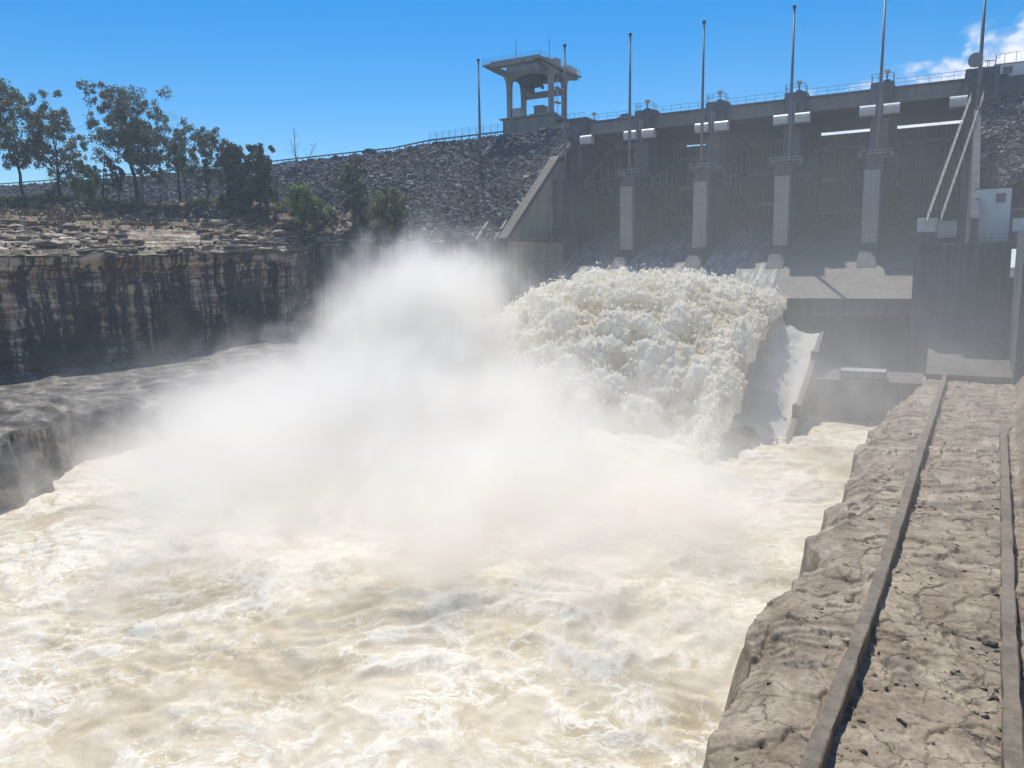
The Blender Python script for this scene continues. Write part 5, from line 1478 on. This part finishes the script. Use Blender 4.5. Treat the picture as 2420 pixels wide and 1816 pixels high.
tree('dense_tree', -143.6, 129.4, 14.6, 6.4, .10, 'dense dark columnar tree, left one of the close pair', 'leaf_dark', seed=43, clumps=133, per=111, clump_r=0.061, limbs=13)
tree('dense_tree', -140.2, 132.8, 15.0, 7.2, .14, 'dense dark columnar tree with twin tips, right one of the close pair', 'leaf_dark', seed=46, clumps=143, per=111, clump_r=0.061, limbs=13)
tree('gum_tree', -134.7, 131.7, 11.2, 3.0, .35, 'thin grey sapling standing right of the dark columnar pair', seed=49, clumps=24, per=51, clump_r=0.058, trunk_r=.1)
tree('round_tree', -125.2, 131.2, 10.6, 7.4, .42, 'round bright green tree in front of the stone slope', 'leaf_green', seed=52, clumps=120, per=111, clump_r=0.083, round_=True, limbs=11)
tree('gum_tree', -121.2, 130.6, 10.4, 3.6, .38, 'faint thin sapling just right of the round green tree', seed=55, clumps=21, per=51, clump_r=0.065, trunk_r=.09)
tree('gum_tree', -118.4, 133., 9.2, 3.4, .40, 'thin sapling between the round green tree and the feathery tree', seed=58, clumps=20, per=51, clump_r=0.065, trunk_r=.09)
tree('feathery_tree', -114.2, 135.3, 15.4, 7.6, .26, 'feathery dark tree with loose branches in front of the stones', 'leaf_dark', seed=61, clumps=95, per=69, clump_r=0.061, limbs=11)
tree('feathery_tree', -110.2, 133.4, 11.6, 4.2, .30, 'smaller feathery tree right beside the larger feathery one', 'leaf_dark', seed=64, clumps=44, per=63, clump_r=0.065, limbs=8)
tree('willow_tree', -104.6, 134.6, 9.6, 10.2, .10, 'wide olive green drooping tree, rightmost before the bare stones', 'leaf_olive', seed=67, clumps=133, per=117, clump_r=0.094, round_=True, limbs=12)
# dead trees
tree('dead_tree', -155.5, 161.0, 14.5, 5.5, .40, 'bare dead tree standing against the sky beside the instrument box', seed=72, leafless=True, z=25.5, bark='bark_pale', limbs=7, trunk_r=.22, cat='dead tree')
tree('dead_tree', -151.8, 158.5, 11.5, 5., .50, 'bare dead tree leaning right beside the upright dead one', seed=75, leafless=True, z=23.8, bark='bark_pale', limbs=5, trunk_r=.18, lean=.42, cat='dead tree')
tree('dead_tree', -158.6, 122.6, 7.4, 4., .30, 'small pale dead stump with white broken limbs on the ridge', seed=78, leafless=True, bark='pink', limbs=5, trunk_r=.16, cat='dead tree')

def shrub(x, y, r_, h, label, leaf, seed):
    rg = np.random.default_rng(seed); rd = random.Random(seed)
    z = terrain(np.array([x]), np.array([y]))[0]
    e = empty('shrub', (x, y, z - .1), label, 'shrub')
    st_ = MB()
    vs = []; tone = []
    for k in range(9):
        a = rd.uniform(0, 6.28); q = rd.random() ** .5 * r_
        c = Vector((math.cos(a) * q, math.sin(a) * q, h * rd.uniform(.3, .75)))
        st_.tube([(0, 0, 0), c], [.05, .02], 4)
        v_, pc = leaf_quads(c, (r_ * .55, r_ * .55, h * .35), 90, .16, rg, .1)
        vs.append(v_); tone.append(np.repeat(np.clip(rd.uniform(.1, .8) + rg.normal(0, .2, len(pc)), 0, 1), 4))
    vs = np.concatenate(vs); o = np_mesh('crown', vs, np.arange(len(vs)).reshape(-1, 4), M[leaf], e); set_attr(o, 'tone', np.concatenate(tone))
    st_.build('stem', M['bark'], e)
    return e
shrub(-172.5, 107.0, 2.0, 1.6, 'low green mound shrub on the ridge below the second tall gum', 'leaf_green', 101)
shrub(-169.5, 110.0, 1.7, 1.5, 'rounded green shrub beside the pale earth mound', 'leaf_olive', 102)
shrub(-143.6, 127.2, 2.0, 3.6, 'dark leaf mass standing in for the shadow in front of the columnar pair', 'leaf_dark', 103)  # added dark foliage where the ground only lies in tree shadow
shrub(-140.0, 126.5, 1.6, 2.6, 'dark leaf mass standing in for shadow, right of the one before the columnar pair', 'leaf_dark', 104)  # more dark leaves in place of the shadow beside it
shrub(-127.5, 129.2, 1.8, 2.8, 'dark leaf mass standing in for shadow at the left foot of the round green tree', 'leaf_dark', 105)  # leaves put in for the dark spots of the tree's cast shadow
shrub(-123.3, 128.4 + 1.4, 1.5, 2.0, 'dark leaf mass standing in for the shadow of the round green tree near the wall', 'leaf_dark', 106)  # no real shrub, a dark clump imitating the round tree's shadow
shrub(-112.5, 132.0, 1.9, 2.2, 'dark shrub under the feathery trees', 'leaf_dark', 107)
shrub(-101.2, 133.2, 2.0, 2.2, 'pale olive shrub right of the drooping tree', 'leaf_olive', 108)
shrub(-152.0, 124.6, 2.2, 1.9, 'grey green shrub below the round crowned gum', 'leaf_olive', 109)
shrub(-146.6, 127.6, 2.1, 1.7, 'pale green shrub left of the columnar pair', 'leaf_olive', 110)
shrub(-162.5, 116.5, 1.8, 2.6, 'yellowish shrub at the foot of the sparse spreading gum', 'leaf_olive', 111)
shrub(-176.5, 105.4, 1.6, 2.6, 'dark shrub at the foot of the second tall gum', 'leaf_dark', 112)
# undergrowth: masses nobody could count
def ground_cover(n, rx, ry, fr_rng, name, label, mats, size, hr_):
    X = rng.uniform(*rx, n * 3); Y = rng.uniform(*ry, n * 3)
    d1, _, _ = seg_dist(X, Y, [(-122, -80), (-122, 129), (-60, 129)]); d2, s2, _ = seg_dist(X, Y, RIDGE)
    fr = np.where(s2 < 0, d1 / (d1 + d2), 1 + d2 / 40.)
    pn = fbm(X / 7., Y / 12., 0, 131, 3)
    k = (fr > fr_rng[0]) & (fr < fr_rng[1]) & ((X < -122.5) | (Y > 130)) & (pn + rng.normal(0, .12, len(X)) > -.1)
    X, Y = X[k][:n], Y[k][:n]; Z = terrain(X, Y)
    vs = []; tone = []
    m_ = 16
    for c in range(m_):
        p = np.stack([X + rng.normal(0, size, len(X)), Y + rng.normal(0, size, len(X)), Z + rng.uniform(0, hr_, len(X)) ** 1.2], -1)
        a = rng.normal(size=p.shape); a[:, 2] = np.abs(a[:, 2]) + .5; a /= np.linalg.norm(a, axis=1)[:, None]
        b = np.cross(a, rng.normal(size=p.shape)); b /= np.linalg.norm(b, axis=1)[:, None]
        s = rng.uniform(.12, .3, (len(X), 1)); a *= s; b *= s * .5
        vs.append(np.stack([p - a - b, p + a - b, p + a + b, p - a + b], 1)); tone.append(rng.uniform(0, 1, len(X)))
    vs = np.concatenate(vs).reshape(-1, 3); o = np_mesh(name, vs, np.arange(len(vs)).reshape(-1, 4), mats); set_attr(o, 'tone', np.repeat(np.concatenate(tone), 4)); tag(o, kind='stuff', label=label)
M['leaf_dry'] = leaf_mat('dry_scrub', (.05, .042, .03), (.19, .15, .095))
ground_cover(3800, (-200, -96), (60, 142), (.42, 1.02), 'dry_scrub', 'dry brown scrub over the plateau below the trees', M['leaf_dry'], .45, .7)
ground_cover(2200, (-205, -92), (60, 150), (.80, 1.35), 'undergrowth', 'grey green undergrowth along the ridge under the trees', M['leaf_olive'], .6, 1.3)
em = MB(); em.tube([(-168.6, 106.2, 15.1), (-168.6, 106.2, 16.0), (-168.6, 106.2, 16.7)], [2.4, 1.5, .3], 14)
o = em.build('earth_mound', simple('red_earth', (.36, .22, .15), .95, 0, .2, 1.5), smooth=True); tag(o, 'small mound of bare reddish earth on the ridge below the gum trees', 'earth mound')
